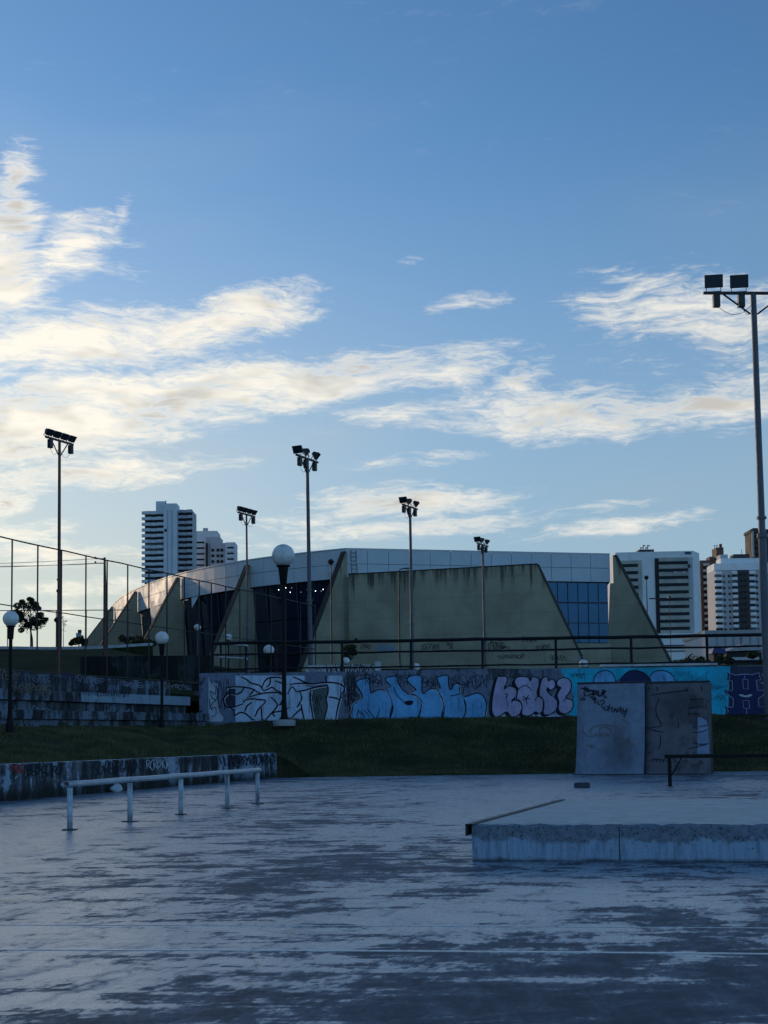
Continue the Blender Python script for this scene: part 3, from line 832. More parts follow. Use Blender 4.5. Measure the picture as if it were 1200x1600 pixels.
# blue bubble letters
c2 = Canvas(gfn, gw, conv(530, 1030, 5.0))
L2 = [
 [(130, 190), (160, 160), (230, 150), (240, 210), (250, 262), (300, 240), (360, 245), (400, 290), (415, 360), (400, 420), (385, 480), (250, 490), (110, 480), (100, 400), (120, 335), (180, 300), (165, 250)],
 [(360, 160), (380, 140), (450, 135), (465, 190), (500, 240), (550, 275), (600, 290), (640, 340), (635, 400), (600, 480), (500, 488), (402, 480), (420, 390), (415, 320), (390, 270), (370, 235), (400, 215), (385, 190)],
 [(530, 160), (560, 130), (640, 130), (645, 200), (655, 268), (700, 235), (750, 235), (800, 290), (815, 360), (802, 430), (790, 482), (700, 488), (612, 480), (640, 400), (645, 330), (600, 285), (555, 265), (600, 240), (560, 200)],
 [(765, 150), (800, 130), (850, 130), (855, 200), (872, 238), (900, 195), (935, 200), (945, 260), (975, 310), (990, 370), (980, 430), (955, 482), (880, 486), (812, 480), (820, 400), (815, 330), (780, 260), (770, 230), (790, 220)],
 [(975, 300), (1000, 290), (1040, 275), (1085, 265), (1130, 295), (1150, 350), (1145, 410), (1120, 480), (1040, 486), (965, 480), (990, 400)]]
for k, l in enumerate(L2):
    c2.fill('graffiti_letter', l, P_BLUE, lift=0.005 + 0.0015 * k)
c2.strokes('graffiti_outline', L2, P_INK, 1.7, closed=True, lift=0.016)
c2.strokes('graffiti_highlight', [[(x - 8, y + 8) for x, y in l[-5:]] for l in L2] + [[(x + 7, y + 6) for x, y in l[5:9]] for l in L2], P_HALO, 0.8, lift=0.018)
c2.fill('graffiti_counter', [(505, 338), (530, 325), (575, 325), (572, 352), (535, 360)], P_INK, lift=0.019)
c2.strokes('graffiti_detail', [[(430, 215), (440, 260), (470, 300), (510, 335)], [(150, 390), (140, 450)], [(170, 400), (200, 450)], [(190, 390), (240, 450)], [(215, 380), (275, 460)], [(150, 400), (180, 440)],
            [(320, 375), (305, 430), (285, 460)], [(870, 285), (910, 280), (950, 265)], [(60, 290), (90, 270), (140, 300)], [(75, 350), (85, 380)]], P_INK, 1.3, lift=0.020)
c2.strokes('spray_tag', [[(260, 160), (300, 190), (330, 160)], [(660, 190), (700, 170), (740, 210)], [(880, 150), (960, 200), (1010, 170), (1050, 130)], [(960, 300), (980, 220), (1040, 170)], [(1060, 240), (1110, 190), (1150, 150)]], P_INK, 1.4, lift=0.008)
# mauve bubble letters
c3 = Canvas(gfn, gw, conv(750, 1030, 7.0588))
L3 = [
 [(190, 200), (230, 190), (290, 190), (300, 230), (275, 290), (272, 330), (300, 300), (350, 300), (400, 330), (405, 380), (380, 430), (348, 458), (400, 450), (450, 480), (465, 530), (440, 600), (390, 635), (340, 630), (295, 580), (230, 620), (180, 640), (140, 600), (130, 500), (150, 350)],
 [(380, 250), (400, 205), (460, 190), (530, 200), (555, 240), (570, 200), (610, 195), (650, 220), (650, 290), (630, 360), (640, 410), (680, 420), (700, 470), (690, 560), (650, 600), (612, 580), (560, 620), (500, 625), (460, 600), (465, 520), (440, 460), (404, 440), (410, 370), (420, 330), (400, 300)],
 [(690, 210), (740, 195), (755, 240), (790, 220), (830, 250), (825, 310), (780, 340), (742, 315), (745, 360), (800, 410), (845, 450), (855, 510), (830, 570), (770, 610), (700, 600), (704, 480), (655, 400), (660, 300)],
 [(850, 240), (890, 210), (940, 205), (990, 230), (1010, 290), (990, 360), (945, 418), (965, 435), (1010, 450), (1030, 500), (1010, 560), (950, 600), (890, 590), (862, 540), (870, 470), (850, 400), (880, 335), (892, 312), (850, 290)]]
for k, l in enumerate(L3):
    c3.fill('graffiti_shadow', [(x - 32, y + 20) for x, y in l], P_INK, lift=0.005 + 0.0004 * k)
for k, l in enumerate(L3):
    c3.fill('graffiti_letter', l, P_MAUVE, lift=0.008 + 0.0015 * k)
c3.strokes('graffiti_outline', L3, P_INK, 1.7, closed=True, lift=0.016)
c3.strokes('graffiti_highlight', [[(285, 200), (292, 232), (270, 285)], [(345, 312), (385, 335), (392, 378)], [(400, 460), (440, 488), (452, 530)], [(575, 210), (610, 205), (638, 230)], [(650, 425), (682, 440), (690, 480)], [(890, 222), (940, 216), (985, 245)], [(960, 445), (1005, 462), (1018, 500)], [(700, 218), (735, 206)]], P_WHITE, 0.9, lift=0.018)
c3.strokes('graffiti_detail', [[(470, 405), (510, 430), (560, 435)], [(470, 455), (510, 432), (540, 395)], [(508, 425), (518, 505)], [(418, 335), (470, 295), (520, 295), (575, 350)], [(605, 460), (625, 420), (655, 412)],
            [(345, 480), (360, 460)], [(280, 400), (285, 380), (305, 385), (300, 410), (285, 420), (300, 470), (310, 520)], [(850, 470), (860, 540)], [(915, 465), (940, 440), (965, 437)]], P_INK, 1.3, lift=0.018)
c3.fill('graffiti_shadow', [(835, 400), (850, 330), (890, 330), (850, 420)], P_INK, lift=0.0075)
# blue domes behind the ramp
c5 = Canvas(gfn, gw, conv(890, 1040, 5.217))
D5 = [([(185, 230), (192, 150), (210, 80), (260, 45), (320, 45), (365, 90), (375, 160), (370, 230)], P_BLUE), ([(430, 230), (412, 130), (430, 90), (480, 48), (545, 40), (620, 70), (672, 145), (690, 230)], P_NAVY),
      ([(650, 230), (645, 120), (670, 65), (730, 40), (800, 50), (850, 95), (868, 150), (870, 230)], P_BLUE), ([(370, 230), (372, 150), (405, 115), (440, 150), (450, 230)], P_BLUE)]
for k, (l, m_) in enumerate(D5): c5.fill('graffiti_dome', l, m_, lift=0.007 + 0.0015 * (3 - k if k != 1 else 5))
c5.strokes('graffiti_outline', [l for l, _ in D5], P_INK, 1.5, lift=0.017)
c5.strokes('spray_tag', [[(10, 60), (25, 100), (40, 55)], [(55, 60), (55, 100)], [(75, 60), (75, 100)], [(55, 80), (75, 80)], [(95, 60), (95, 105), (115, 60), (120, 105)], [(5, 75), (140, 70)]], P_MID, 0.9, lift=0.009)
for (xx, yy, sd_) in ((1062, 1053, 1), (1085, 1059, 2), (1072, 1066, 3), (1120, 1074, 5), (1116, 1090, 6)):
    bgc.tagline('spray_tag', xx - 14, yy, xx + 16, yy - 0.5, 7, P_MID, 0.8, 40 + sd_, 9)
text_on(gfn(1106.5, 1118, 0), GD, UP, 'ia', 0.22, P_WHITE, 'spray_lettering', gw, GN * 0.01)
# navy block letter with lilac outline
c4 = Canvas(gfn, gw, conv(1090, 1020, 10.909))
bgc.fill('paint_ground', [(1141, 1041), (1260, 1040), (1260, 1132), (1137, 1132), (1139, 1080)], P_MID, True, 0.006)
L4 = [(530, 340), (640, 380), (800, 362), (930, 372), (1050, 338), (1055, 400), (1082, 460), (1000, 466), (1020, 640), (1140, 640), (1120, 720), (1035, 780), (1042, 920), (1140, 920), (1200, 1075), (500, 1075), (520, 985), (490, 920), (600, 930), (605, 780), (515, 712), (480, 640), (595, 640), (585, 475), (530, 470), (550, 400)]
c4.fill('graffiti_shadow', [(x - 32, y - 8) for x, y in L4], P_INK, True, 0.008)
c4.fill('graffiti_letter', L4, P_NAVY, True, 0.010)
c4.strokes('graffiti_outline', [L4], P_LILAC, 1.1, closed=True, lift=0.013, sharp=True)
c4.strokes('graffiti_detail', [[(768, 450), (855, 455), (862, 620), (780, 610), (768, 450)], [(772, 815), (872, 812), (885, 945), (782, 945), (772, 815)], [(800, 385), (805, 445)], [(832, 950), (835, 1065)]], P_LILAC, 0.9, lift=0.013, sharp=True)
c4.fill('graffiti_detail', [(700, 712), (760, 708), (815, 728), (880, 710), (935, 712), (880, 750), (815, 756), (745, 745)], P_WHITE, lift=0.014)
c4.strokes('spray_tag', [[(1095, 350), (1110, 390), (1140, 400), (1170, 380)], [(1140, 400), (1140, 440), (1120, 510), (1075, 515)], [(1140, 440), (1180, 460)]], P_WHITE, 1.2, lift=0.014)

# older tags, drips and scrawls between and under the pieces
rg = random.Random(77)
for x0, x1, y, h, m_, n_, w in ((344, 362, 1085, 50, P_INK, 4, 1.3), (535, 556, 1078, 40, P_INK, 6, 1.2), (575, 596, 1062, 18, P_MID, 5, 1.6), (622, 640, 1062, 18, P_MID, 4, 1.6), (664, 682, 1064, 18, P_INK, 5, 1.0), (705, 760, 1064, 20, P_MID, 10, 1.3), (722, 764, 1060, 14, P_CHALK, 9, 0.9), (486, 500, 1100, 34, P_INK, 4, 1.0), (538, 552, 1110, 20, P_CHALK, 4, 0.9), (868, 882, 1056, 10, P_CHALK, 5, 0.9)):
    bgc.layer = 0.0075; bgc.tagline('spray_tag', x0, y, x1, y, h, m_, w, rg.randint(0, 999), n_)
for (xa, xb, ya, m_) in ((560, 755, 1085, P_DRIP), (370, 480, 1080, P_CHALK), (775, 890, 1090, P_LILAC), (900, 1125, 1056, P_MID)):
    bgc.strokes('paint_drip', [[(x, y), (x + rg.uniform(-.4, .4), y + L * .5), (x + rg.uniform(-.5, .5), y + L)] for x, y, L in ((rg.uniform(xa, xb), ya + rg.uniform(-14, 14), rg.uniform(8, 26)) for _ in range(16))], m_, 0.7, lift=0.0215)
# ------------------------------------------------------------------ bleachers
bl = thing('bleacher', 'stepped concrete bleacher covered in spray tags below the tall mesh fence', 'bleacher', (BF0.x, BF0.y, ZFOOT))
O = bl.location.copy()
def bp(s, o, z): q = Vector((FA.x, FA.y, 0)) + FD * s + FNrm * o; return Vector((q.x, q.y, z)) - O
def slab(s0, s1, o0, o1, z0, z1, name, m, bev=0.012):
    b = MB()
    b.add([bp(s0, o0, z0), bp(s1, o0, z0), bp(s1, o1, z0), bp(s0, o1, z0), bp(s0, o0, z1), bp(s1, o0, z1), bp(s1, o1, z1), bp(s0, o1, z1)],
          [(0, 3, 2, 1), (4, 5, 6, 7), (0, 1, 5, 4), (1, 2, 6, 5), (2, 3, 7, 6), (3, 0, 4, 7)])
    return b.build(name, m, bl, bevel=bev)
S0, S1 = -16.0, LEND - 0.28
slab(S0, S1, -0.9, 0.08, 0.6, ZT3, 'back_wall', M['bleacher'])
slab(S0, S1, 0.085, 0.56, 0.6, 1.74, 'riser', M['bleacher'])
sl2 = at(78, 1070, 30)   # the pale seat slab starts part way along
PALE = 2.3
slab(S0, PALE - 0.02, 0.085, 0.68, 1.75, 1.98, 'seat_slab', M['bleacher'])
slab(PALE, S1, 0.085, 0.70, 1.75, 1.985, 'seat_slab', M['bleacher_light'])
slab(S0, S1, 0.565, 1.16, 0.6, 1.32, 'riser', M['bleacher'])
slab(S0, S1, 0.565, 1.26, 1.325, 1.52, 'seat_slab', M['bleacher'])
def plane_fn(o, z_off=0):
    base = Vector((FA.x, FA.y, 0)) + FNrm * o
    return lambda px, py, lift: on_plane(px, py, base, FNrm) + FNrm * lift - O
ct = Canvas(plane_fn(0.08), bl)
rg = random.Random(11)
for k, (x0, x1, y, m_, h) in enumerate([(2, 30, 1053, P_OCHRE, 16), (26, 46, 1056, P_MID, 16), (48, 76, 1058, P_CHALK, 12), (80, 100, 1062, P_INK, 10), (100, 118, 1057, P_NAVY, 12), (120, 160, 1060, P_CHALK, 9),
                                  (160, 190, 1065, P_INK, 9), (192, 232, 1069, P_CHALK, 8), (255, 268, 1071, P_OCHRE, 7), (272, 296, 1072, P_CHALK, 7)]):
    ct.tagline('spray_tag', x0, y, x1, y + 3, h, m_, 1.2, 60 + k, max(5, int((x1 - x0) / 4)))
ct = Canvas(plane_fn(0.70), bl)
ct.tagline('spray_tag', 130, 1080, 200, 1085, 10, P_INK, 0.9, 81, 24)
ct.tagline('spray_tag', 305, 1083, 314, 1084, 8, P_CHALK, 0.9, 82, 4)
ct.tagline('spray_tag', 20, 1075, 76, 1078, 14, P_OCHRE, 1.2, 88, 12)
ct = Canvas(plane_fn(1.16), bl)
for k, (x0, x1, y, m_, h) in enumerate([(6, 24, 1108, P_CHALK, 13), (50, 78, 1112, P_CHALK, 14), (190, 202, 1114, P_CHALK, 11), (245, 256, 1117, P_CHALK, 8), (290, 320, 1118, P_CHALK, 9), (100, 150, 1124, P_OCHRE, 8)]):
    ct.tagline('spray_tag', x0, y, x1, y, h, m_, 1.3, 90 + k, max(4, int((x1 - x0) / 4)))
ct = Canvas(plane_fn(1.16), bl)
ct.tagline('spray_tag', 2, 1127, 66, 1127, 7, P_CHALK, 1.2, 99, 14)

# level strip behind the bleachers and the graffiti wall
q = [Vector((FA.x, FA.y, 0)) + FD * s + FNrm * -0.85 for s in (-14, LEND - 0.2)]
sheet('terrace_ground', [(q[0].x, q[0].y), (q[1].x, q[1].y), (G0.x, G0.y + 0.3), (G1.x + 15, G1.y - 0.3), (G1.x + 15, 42), (-40, 42), (-40, q[0].y)], 1.9, M['terrain'])

# ------------------------------------------------------------------ railing on the graffiti wall
ra = thing('railing', 'black tubular steel railing with three rails along the top of the graffiti wall', 'railing', (G0.x, G0.y, ZG1))
OR = ra.location.copy()
def rp(s, z): q = Vector((G0.x, G0.y, 0)) + GD * s - GN * 0.11; return Vector((q.x, q.y, ZG1 + z)) - OR
def s_of(px, py=1020): q = on_plane(px, py, Vector((G0.x, G0.y, 0)), GN); return (q - Vector((G0.x, G0.y, q.z))).dot(GD)
SR0 = s_of(330) + 0.05
RH = on_plane(700, 997.5, Vector((G0.x, G0.y, 0)), GN).z - ZG1
rposts = [s_of(x) for x in (331, 430, 534, 642, 754, 869, 987, 1106, 1225, 1345)]
postm = MB().box((0, 0, RH / 2), (0.07, 0.07, RH)).mesh('post', M['railing'], bevel=0.006)
for s in rposts: link('post', postm, ra, rp(s, 0), math.atan2(GD.y, GD.x))
for z, r_, nm in ((RH - 0.03, 0.046, 'top_rail'), (RH * 0.60, 0.027, 'middle_rail'), (RH * 0.13, 0.024, 'bottom_rail')):
    b = MB()
    pts = [rp(lerp(SR0, rposts[-1], i / 24), z + random.Random(i * 7 + int(z * 10)).uniform(-.012, .012)) for i in range(25)]
    for a, c in zip(pts[:-1], pts[1:]): b.tube(a, c, r_, n=8, caps=True)
    b.build(nm, M['railing'], ra, auto=True)

# short stair handrail beyond the left end of the railing
hr = thing('handrail', 'pale stair handrail left of the black railing, beyond the bleacher end', 'railing', at(360, 1040, 44))
H0 = hr.location.copy()
for y0_, y1_, nm in ((1006, 1009, 'top_rail'), (1027, 1029.5, 'lower_rail')):
    MB().tube(at(343, y0_, 44) - H0, at(386, y1_, 43) - H0, 0.035, n=8).build(nm, M['handrail'], hr, auto=True)
for x in (345, 384):
    a = at(x, 1007 + (x - 345) * 0.07, 44 if x < 360 else 43); MB().tube(Vector((a.x, a.y, 1.9)) - H0, a - H0, 0.03, n=8).build('post', M['railing'], hr, auto=True)

# ------------------------------------------------------------------ tall mesh fence above the bleachers
fe = thing('mesh_fence', 'tall steel ball-court fence with thin posts above the bleacher', 'fence', (FA.x, FA.y, ZT3))
OF = fe.location.copy()
def fp(s, z): q = Vector((FA.x, FA.y, 0)) + FD * s - FNrm * 0.2; return Vector((q.x, q.y, z)) - OF
FLEN = (Vector((FB.x, FB.y, 0)) - Vector((FA.x, FA.y, 0))).length
def fs_of(px):
    q = on_plane(px, 960, Vector((FA.x, FA.y, 0)), FNrm); return (q - Vector((FA.x, FA.y, q.z))).dot(FD)
fpx = [-420, -335, -262, -200, -145, -95, -52, -10, 30, 70, 107, 145, 178, 210, 243, 271, 298, 321, 340, 362, 384, 408, 432, 455, 478, 501]
pm = MB().tube((0, 0, 0), (0, 0, 1), 0.019, n=8).mesh('post', M['fence'], smooth=False)
for x in fpx:
    s = fs_of(x); o = link('post', pm, fe, fp(s, 1.9)); o.scale = (1, 1, FTOP - 1.9)
SA = fs_of(fpx[0])
for z, r_, nm in ((FTOP, 0.019, 'top_rail'), ((FTOP + ZT3) / 2, 0.014, 'middle_rail'), (ZT3 + 0.06, 0.014, 'bottom_rail')):
    b = MB(); n_ = 30
    pts = [fp(lerp(SA, FLEN, i / n_), z - (0.012 * math.sin(math.pi * ((i * 20 / n_) % 1)))) for i in range(n_ + 1)]
    for a, c in zip(pts[:-1], pts[1:]): b.tube(a, c, r_, n=6)
    b.build(nm, M['fence'], fe, auto=True)

# far fence on the crest
ff = thing('mesh_fence', 'thin distant fence on the grassy crest beside the small round tree', 'fence', at(60, 1010, 96))
OFF = ff.location.copy()
for x in (-30, 12, 48, 59, 88, 135, 168, 200):
    a = at(x, 954, 96); MB().tube(Vector((a.x, a.y, 6)) - OFF, a - OFF, 0.035, n=6).build('post', M['fence'], ff)
MB().tube(at(-60, 954.5, 96) - OFF, at(205, 953, 96) - OFF, 0.03, n=6).build('top_rail', M['fence'], ff)

# white kerb along the crest, dark terrace wall below it
kb = thing('kerb', 'long white painted kerb along the grass crest in front of the arena fins', 'kerb', at(120, 1012, 90))
OK_ = kb.location.copy()
kpts = [at(-140, 1011, 88), at(0, 1011.5, 89), at(80, 1012.5, 90), at(160, 1011, 90.5), at(238, 1006, 91)]
for a, c in zip(kpts[:-1], kpts[1:]):
    d = c - a; b = MB(); b.prism([a + Vector((0, 0, -1.6)) - OK_, c + Vector((0, 0, -1.6)) - OK_, c - OK_, a - OK_], (0.05, 0.3, 0)); 
    o = b.build('kerb_stone', [M['terrain']], kb)
    b2 = MB(); b2.prism([a + Vector((0, 0, -0.12)) - OK_, c + Vector((0, 0, -0.12)) - OK_, c + Vector((0, 0, 0.06)) - OK_, a + Vector((0, 0, 0.06)) - OK_], (0.05, 0.4, 0)); b2.build('kerb_stone', M['whitewall'], kb)
tw = thing('terrace_wall', 'low dark stained terrace wall on the slope behind the mesh fence', 'wall', at(240, 1047, 62))
a, c = at(128, 1026, 62), at(330, 1024, 66); O_ = tw.location.copy()
MB().prism([Vector((a.x, a.y, 1.8)) - O_, Vector((c.x, c.y, 1.8)) - O_, c - O_, a - O_], (0.08, 0.3, 0)).build('wall_panel', M['terrace'], tw, bevel=0.02)

# white bench wall with black tags, behind the railing
bw = thing('bench_wall', 'white low wall with black scrawled tags behind the railing', 'wall', at(536, 1060, 45))
O_ = bw.location.copy()
BA, BB = at(478, 1040, 45), at(595, 1037, 45)
MB().prism([Vector((BA.x, BA.y, 1.8)) - O_, Vector((BB.x, BB.y, 1.8)) - O_, Vector((BB.x, BB.y, BA.z)) - O_, BA - O_], (0, 0.3, 0)).build('wall_panel', M['whitewall'], bw, bevel=0.015)
e0, e1 = at(586, 1034, 44.9), at(595, 1034, 44.9)
MB().prism([Vector((e0.x, e0.y, 1.8)) - O_, Vector((e1.x, e1.y, 1.8)) - O_, e1 - O_, e0 - O_], (0, 0.4, 0)).build('end_post', M['whitewall'], bw, bevel=0.015)
cw = Canvas(lambda px, py, lift: at(px, py, 45 - 0.15 - lift) - O_, bw)
cw.tagline('spray_tag', 510, 1046, 583, 1045, 13, P_INK, 1.3, 131, 20)
cw.tagline('spray_tag', 484, 1048, 506, 1048, 6, P_MID, 0.8, 132, 7)

# ------------------------------------------------------------------ floodlight poles
def flood_mesh():
    b = MB()     # tapered trough: wide glass front (+y), narrow ribbed back
    f = [(-.24, .12, -.17), (.24, .12, -.17), (.24, .12, .17), (-.24, .12, .17)]
    k = [(-.15, -.10, -.09), (.15, -.10, -.09), (.15, -.10, .10), (-.15, -.10, .10)]
    b.add(f + k, [(0, 1, 2, 3), (7, 6, 5, 4), (0, 4, 5, 1), (1, 5, 6, 2), (2, 6, 7, 3), (3, 7, 4, 0)])
    for x in (-.10, 0, .10): b.box((x, -.12, 0), (.015, .06, .16))
    b.box((0, .125, .172), (.50, .03, .02)); b.box((0, .125, -.172), (.50, .03, .02)); b.box((.242, .125, 0), (.02, .03, .33)); b.box((-.242, .125, 0), (.02, .03, .33))
    return b.mesh('housing', M['flood'])
FLM = flood_mesh()
FGM = MB().box((0, .128, 0), (.455, .012, .315)).mesh('lens', M['floodglass'])
FBM = MB().box((-.2, 0, -.16), (.02, .03, .22)).box((.2, 0, -.16), (.02, .03, .22)).box((0, 0, -.265), (.42, .03, .02)).mesh('bracket', M['flood'])
BOXM = MB().box((0, 0, -.16), (.16, .13, .30)).box((0, .07, -.16), (.10, .02, .20)).mesh('ballast_box', M['flood'], bevel=0.01)
def flood_pole(label, px, D, ytop, zbase, armaz, heads, r=0.075, m='galv', armlen=1.6, lowpx=None, lights_in=1.0, boxes=(-.55, .1, .55), zoff=0.0, blend=0.35, hs=1.0):
    top = at(px[0], ytop, D); low = at(px[1], 1000, D)
    base = top + (low - top) * ((zbase - top.z) / (low.z - top.z))
    base = Vector((lerp(base.x, top.x, blend), D, zbase))
    t = thing('floodlight_pole', label, 'floodlight', base, group='floodlight poles')
    H = top - base
    b = MB().tube((0, 0, -0.1), H * 0.42, r * 1.15, r * 1.1, 12).tube(H * 0.42, H, r * 0.95, r * 0.8, 12)
    b.tube(H * 0.415, H * 0.425, r * 1.5, n=12); b.tube(H * 0.46, H * 0.466, r * 1.35, n=12)
    b.build('pole', M[m], t, auto=True)
    MB().box((0, 0, 0.02), (r * 5, r * 5, 0.03)).build('base_plate', M['steel_dark'], t)
    ax = Vector((math.cos(armaz), math.sin(armaz), 0))
    MB().box(H + Vector((0, 0, 0.03)), (armlen, 0.07, 0.06), armaz).build('crossarm', M['steel_dark'], t)
    for sgn in (-1, 1):
        MB().tube(H + ax * (sgn * armlen * 0.30), H + Vector((0, 0, -0.48)) + ax * (sgn * r), 0.022, n=6).build('brace', M['steel_dark'], t)
    for (o, face, tilt) in heads:
        h = link('floodlight', FLM, t); h.location = H + ax * o + Vector((0, 0, 0.06 + 0.28 * hs + zoff)); h.rotation_euler = (tilt, 0, face); h.scale = (hs,) * 3
        link('lens', FGM, h); link('bracket', FBM, h)
    for o in boxes:
        e = link('ballast_box', BOXM, t); e.location = H + ax * o + Vector((0, 0, -0.005)); e.rotation_euler = (0, 0, armaz)
    b = MB()
    for o in boxes[:2]:
        p0 = H + ax * o + Vector((0, -.05, -.31)); p1 = H + ax * (o * 0.3) + Vector((0, -.06, -.45)); p2 = H + Vector((0, -.06, -.2))
        b.path([Vector(p) for p in catmull([tuple(p0), tuple((p0 + p1) / 2 + Vector((0, 0, -.12))), tuple(p1), tuple(p2)], False, 4)], 0.007, 4)
    b.build('cable', M['flood'], t)
    return t
AZ = R(65); INW, OUTW = R(65), R(-115)
flood_pole('tall grey floodlight pole at the right edge, nearest and largest', (1177, 1197), 33.0, 460, 1.25, R(3), [(-.96, math.pi - .15, R(-8)), (-.345, math.pi - .15, R(-8)), (.75, math.pi - .1, R(-8)), (1.15, math.pi - .1, R(-8))], r=0.085, armlen=2.42, boxes=(-.90, -.30, .55, .95), blend=0.0, hs=0.85)
RH_ = [(-.62, R(150), R(-25)), (-.05, INW + .5, R(-25)), (.62, OUTW + .3, R(-38))]
flood_pole('floodlight pole standing right beside the large dark globe lamp post', (480, 486), 49.0, 718, 2.0, AZ, RH_, boxes=(-.55, -.1, .55), hs=0.76)
flood_pole('floodlight pole in front of the middle of the blank concrete arena wall', (640.5, 644.5), 61.0, 793, 2.0, AZ, RH_, boxes=(-.65, -.1, .55), hs=0.76)
flood_pole('farthest floodlight pole, before the right part of the blank arena wall', (754, 758), 73.0, 852, 2.0, AZ, RH_, boxes=(-.55, 0, .5), hs=0.76)
LH_ = [(-.60, OUTW, R(-35)), (-.21, OUTW, R(-35)), (.21, OUTW, R(-35)), (.63, OUTW, R(-35))]
flood_pole('floodlight pole tinted with low-sun red, standing tallest behind the fence at far left', (93, 92.5), 48.0, 690, 2.2, AZ, LH_, r=0.06, m='redpole', boxes=(-.5, .62), armlen=1.5, hs=0.66)  # red glow of the low sun is put into this pole's colour
flood_pole('thin floodlight pole rising behind the curved end of the arena', (385, 388), 63.6, 805, 2.0, AZ, LH_, r=0.055, boxes=(-.5, .62), armlen=1.5, hs=0.66)

# ------------------------------------------------------------------ globe lamps
def globe_lamp(label, px, py, D, dpx, zbase, plinth=False, m='black_paint', pr=0.045):
    c = at(px, py, D); rr = dpx / 2 * D / F
    t = thing('globe_lamp', label, 'street lamp', (c.x, c.y, zbase), group='globe lamps')
    h = c.z - zbase; pr *= 1 if rr > 0.2 else 0.75
    b = MB(); b.lathe([(pr * 2.2, -0.1), (pr * 2.2, 0.06), (pr * 1.5, 0.12), (pr * 1.3, 0.25), (pr, 0.5), (pr * 0.95, h - rr * 2.7), (pr * 0.95, h - rr * 2.6)], n=14)
    b.build('post', M[m], t, auto=True)
    MB().lathe([(pr * 0.95, h - rr * 2.62), (pr * 1.4, h - rr * 2.5), (rr * 0.42, h - rr * 1.3), (rr * 0.46, h - rr * 1.02), (rr * 0.62, h - rr * 0.98), (rr * 0.62, h - rr * 0.88)], n=16).build('collar', M[m], t, auto=True)
    b = MB(); n_ = 14
    b.lathe([(max(0.002, rr * math.sin(math.pi * i / n_)), h - rr * math.cos(math.pi * i / n_)) for i in range(1, n_)], n=24)
    b.build('globe', M['globe'], t, smooth=True)
    if plinth:
        MB().lathe([(rr * 0.97, -0.12), (rr * 1.0, 0.0), (rr * 0.94, 0.035), (0.1, 0.05)], n=18).build('plinth', M['roofgrey'], t, auto=True)
    return t
zb = at(447, 1127, 36.6).z
globe_lamp('large white globe lamp on a tall black post with concrete foot, before the graffiti', 442.5, 868, 36.6, 36, zb, True, pr=0.06)
globe_lamp('white globe lamp on dark post before the bleacher, near the graffiti wall end', 253, 997, 35.0, 21, 1.16, pr=0.05)
globe_lamp('white globe lamp on dark post at the left frame edge, before the bleacher', 17, 967, 27.2, 25, 1.13, pr=0.05)
globe_lamp('medium white globe lamp just left of the large lamp post, behind the railing', 420, 1016, 60, 17, 2.0)
globe_lamp('small white globe lamp on pale pole before the dark arena glass', 308.5, 980.5, 70, 11, 2.2, m='galv')
globe_lamp('small white globe lamp above the pale stair handrail', 357, 996, 66, 11, 2.0)
globe_lamp('globe lamp top peeping over the white tagged bench wall', 540.5, 1033, 70, 12, 1.9)
globe_lamp('globe lamp top peeping over the wall beside the middle floodlight pole', 650, 1042.5, 66, 13, 1.9)
globe_lamp('globe lamp top peeping over the teal end of the graffiti wall', 912, 1037.5, 62, 14, 1.9)
# ball-headed and arm lamps near the arena
def thin_lamp(label, px, ytop, D, zbase, kind):
    tpt = at(px, ytop, D); t = thing('thin_lamp_post', label, 'street lamp', (tpt.x, tpt.y, zbase), group='thin lamp posts'); h = tpt.z - zbase
    MB().tube((0, 0, 0), (0, 0, h), 0.06, 0.04, 8).build('post', M['fence'], t)
    if kind == 'ball':
        MB().lathe([(0.05, h - .12), (0.2, h + .0), (0.24, h + .12), (0.14, h + .26), (0.03, h + .3)], n=12).build('lamp_head', M['flood'], t, auto=True)
    elif kind == 'arm':
        MB().path([(0, 0, h), (0.12, -.05, h + .15), (0.5, -.1, h + .22)], 0.035, 6).box((0.62, -.1, h + .2), (0.34, 0.18, 0.10)).build('lamp_head', M['flood'], t)
    else:
        b = MB(); b.tube((-2.6, 0, h + .1), (3.2, 0, h + .1), 0.05, n=6); b.box((-3.0, 0, h + .12), (1.3, .4, .2)); b.box((3.4, 0, h + .12), (1.3, .4, .2)); b.lathe([(0.1, h), (0.3, h + .1), (0.3, h + .45), (0.1, h + .55)], n=10)
        b.build('lamp_head', M['flood'], t)
thin_lamp('thin dark ball-headed lamp before the arena corner fin', 517, 880, 98, 3.5, 'ball')
thin_lamp('thin lamp with a short arm before the blank arena wall', 623, 893, 98, 4.0, 'arm')
thin_lamp('thin ball-headed lamp before the white office block', 1010, 904, 135, 6, 'ball')
thin_lamp('thin double-arm street light before the office block windows', 1046, 936, 250, 11, 'double')
thin_lamp('thin lamp with a dark ball beside the red-tinted pole', 89.5, 971, 95, 6, 'ball')

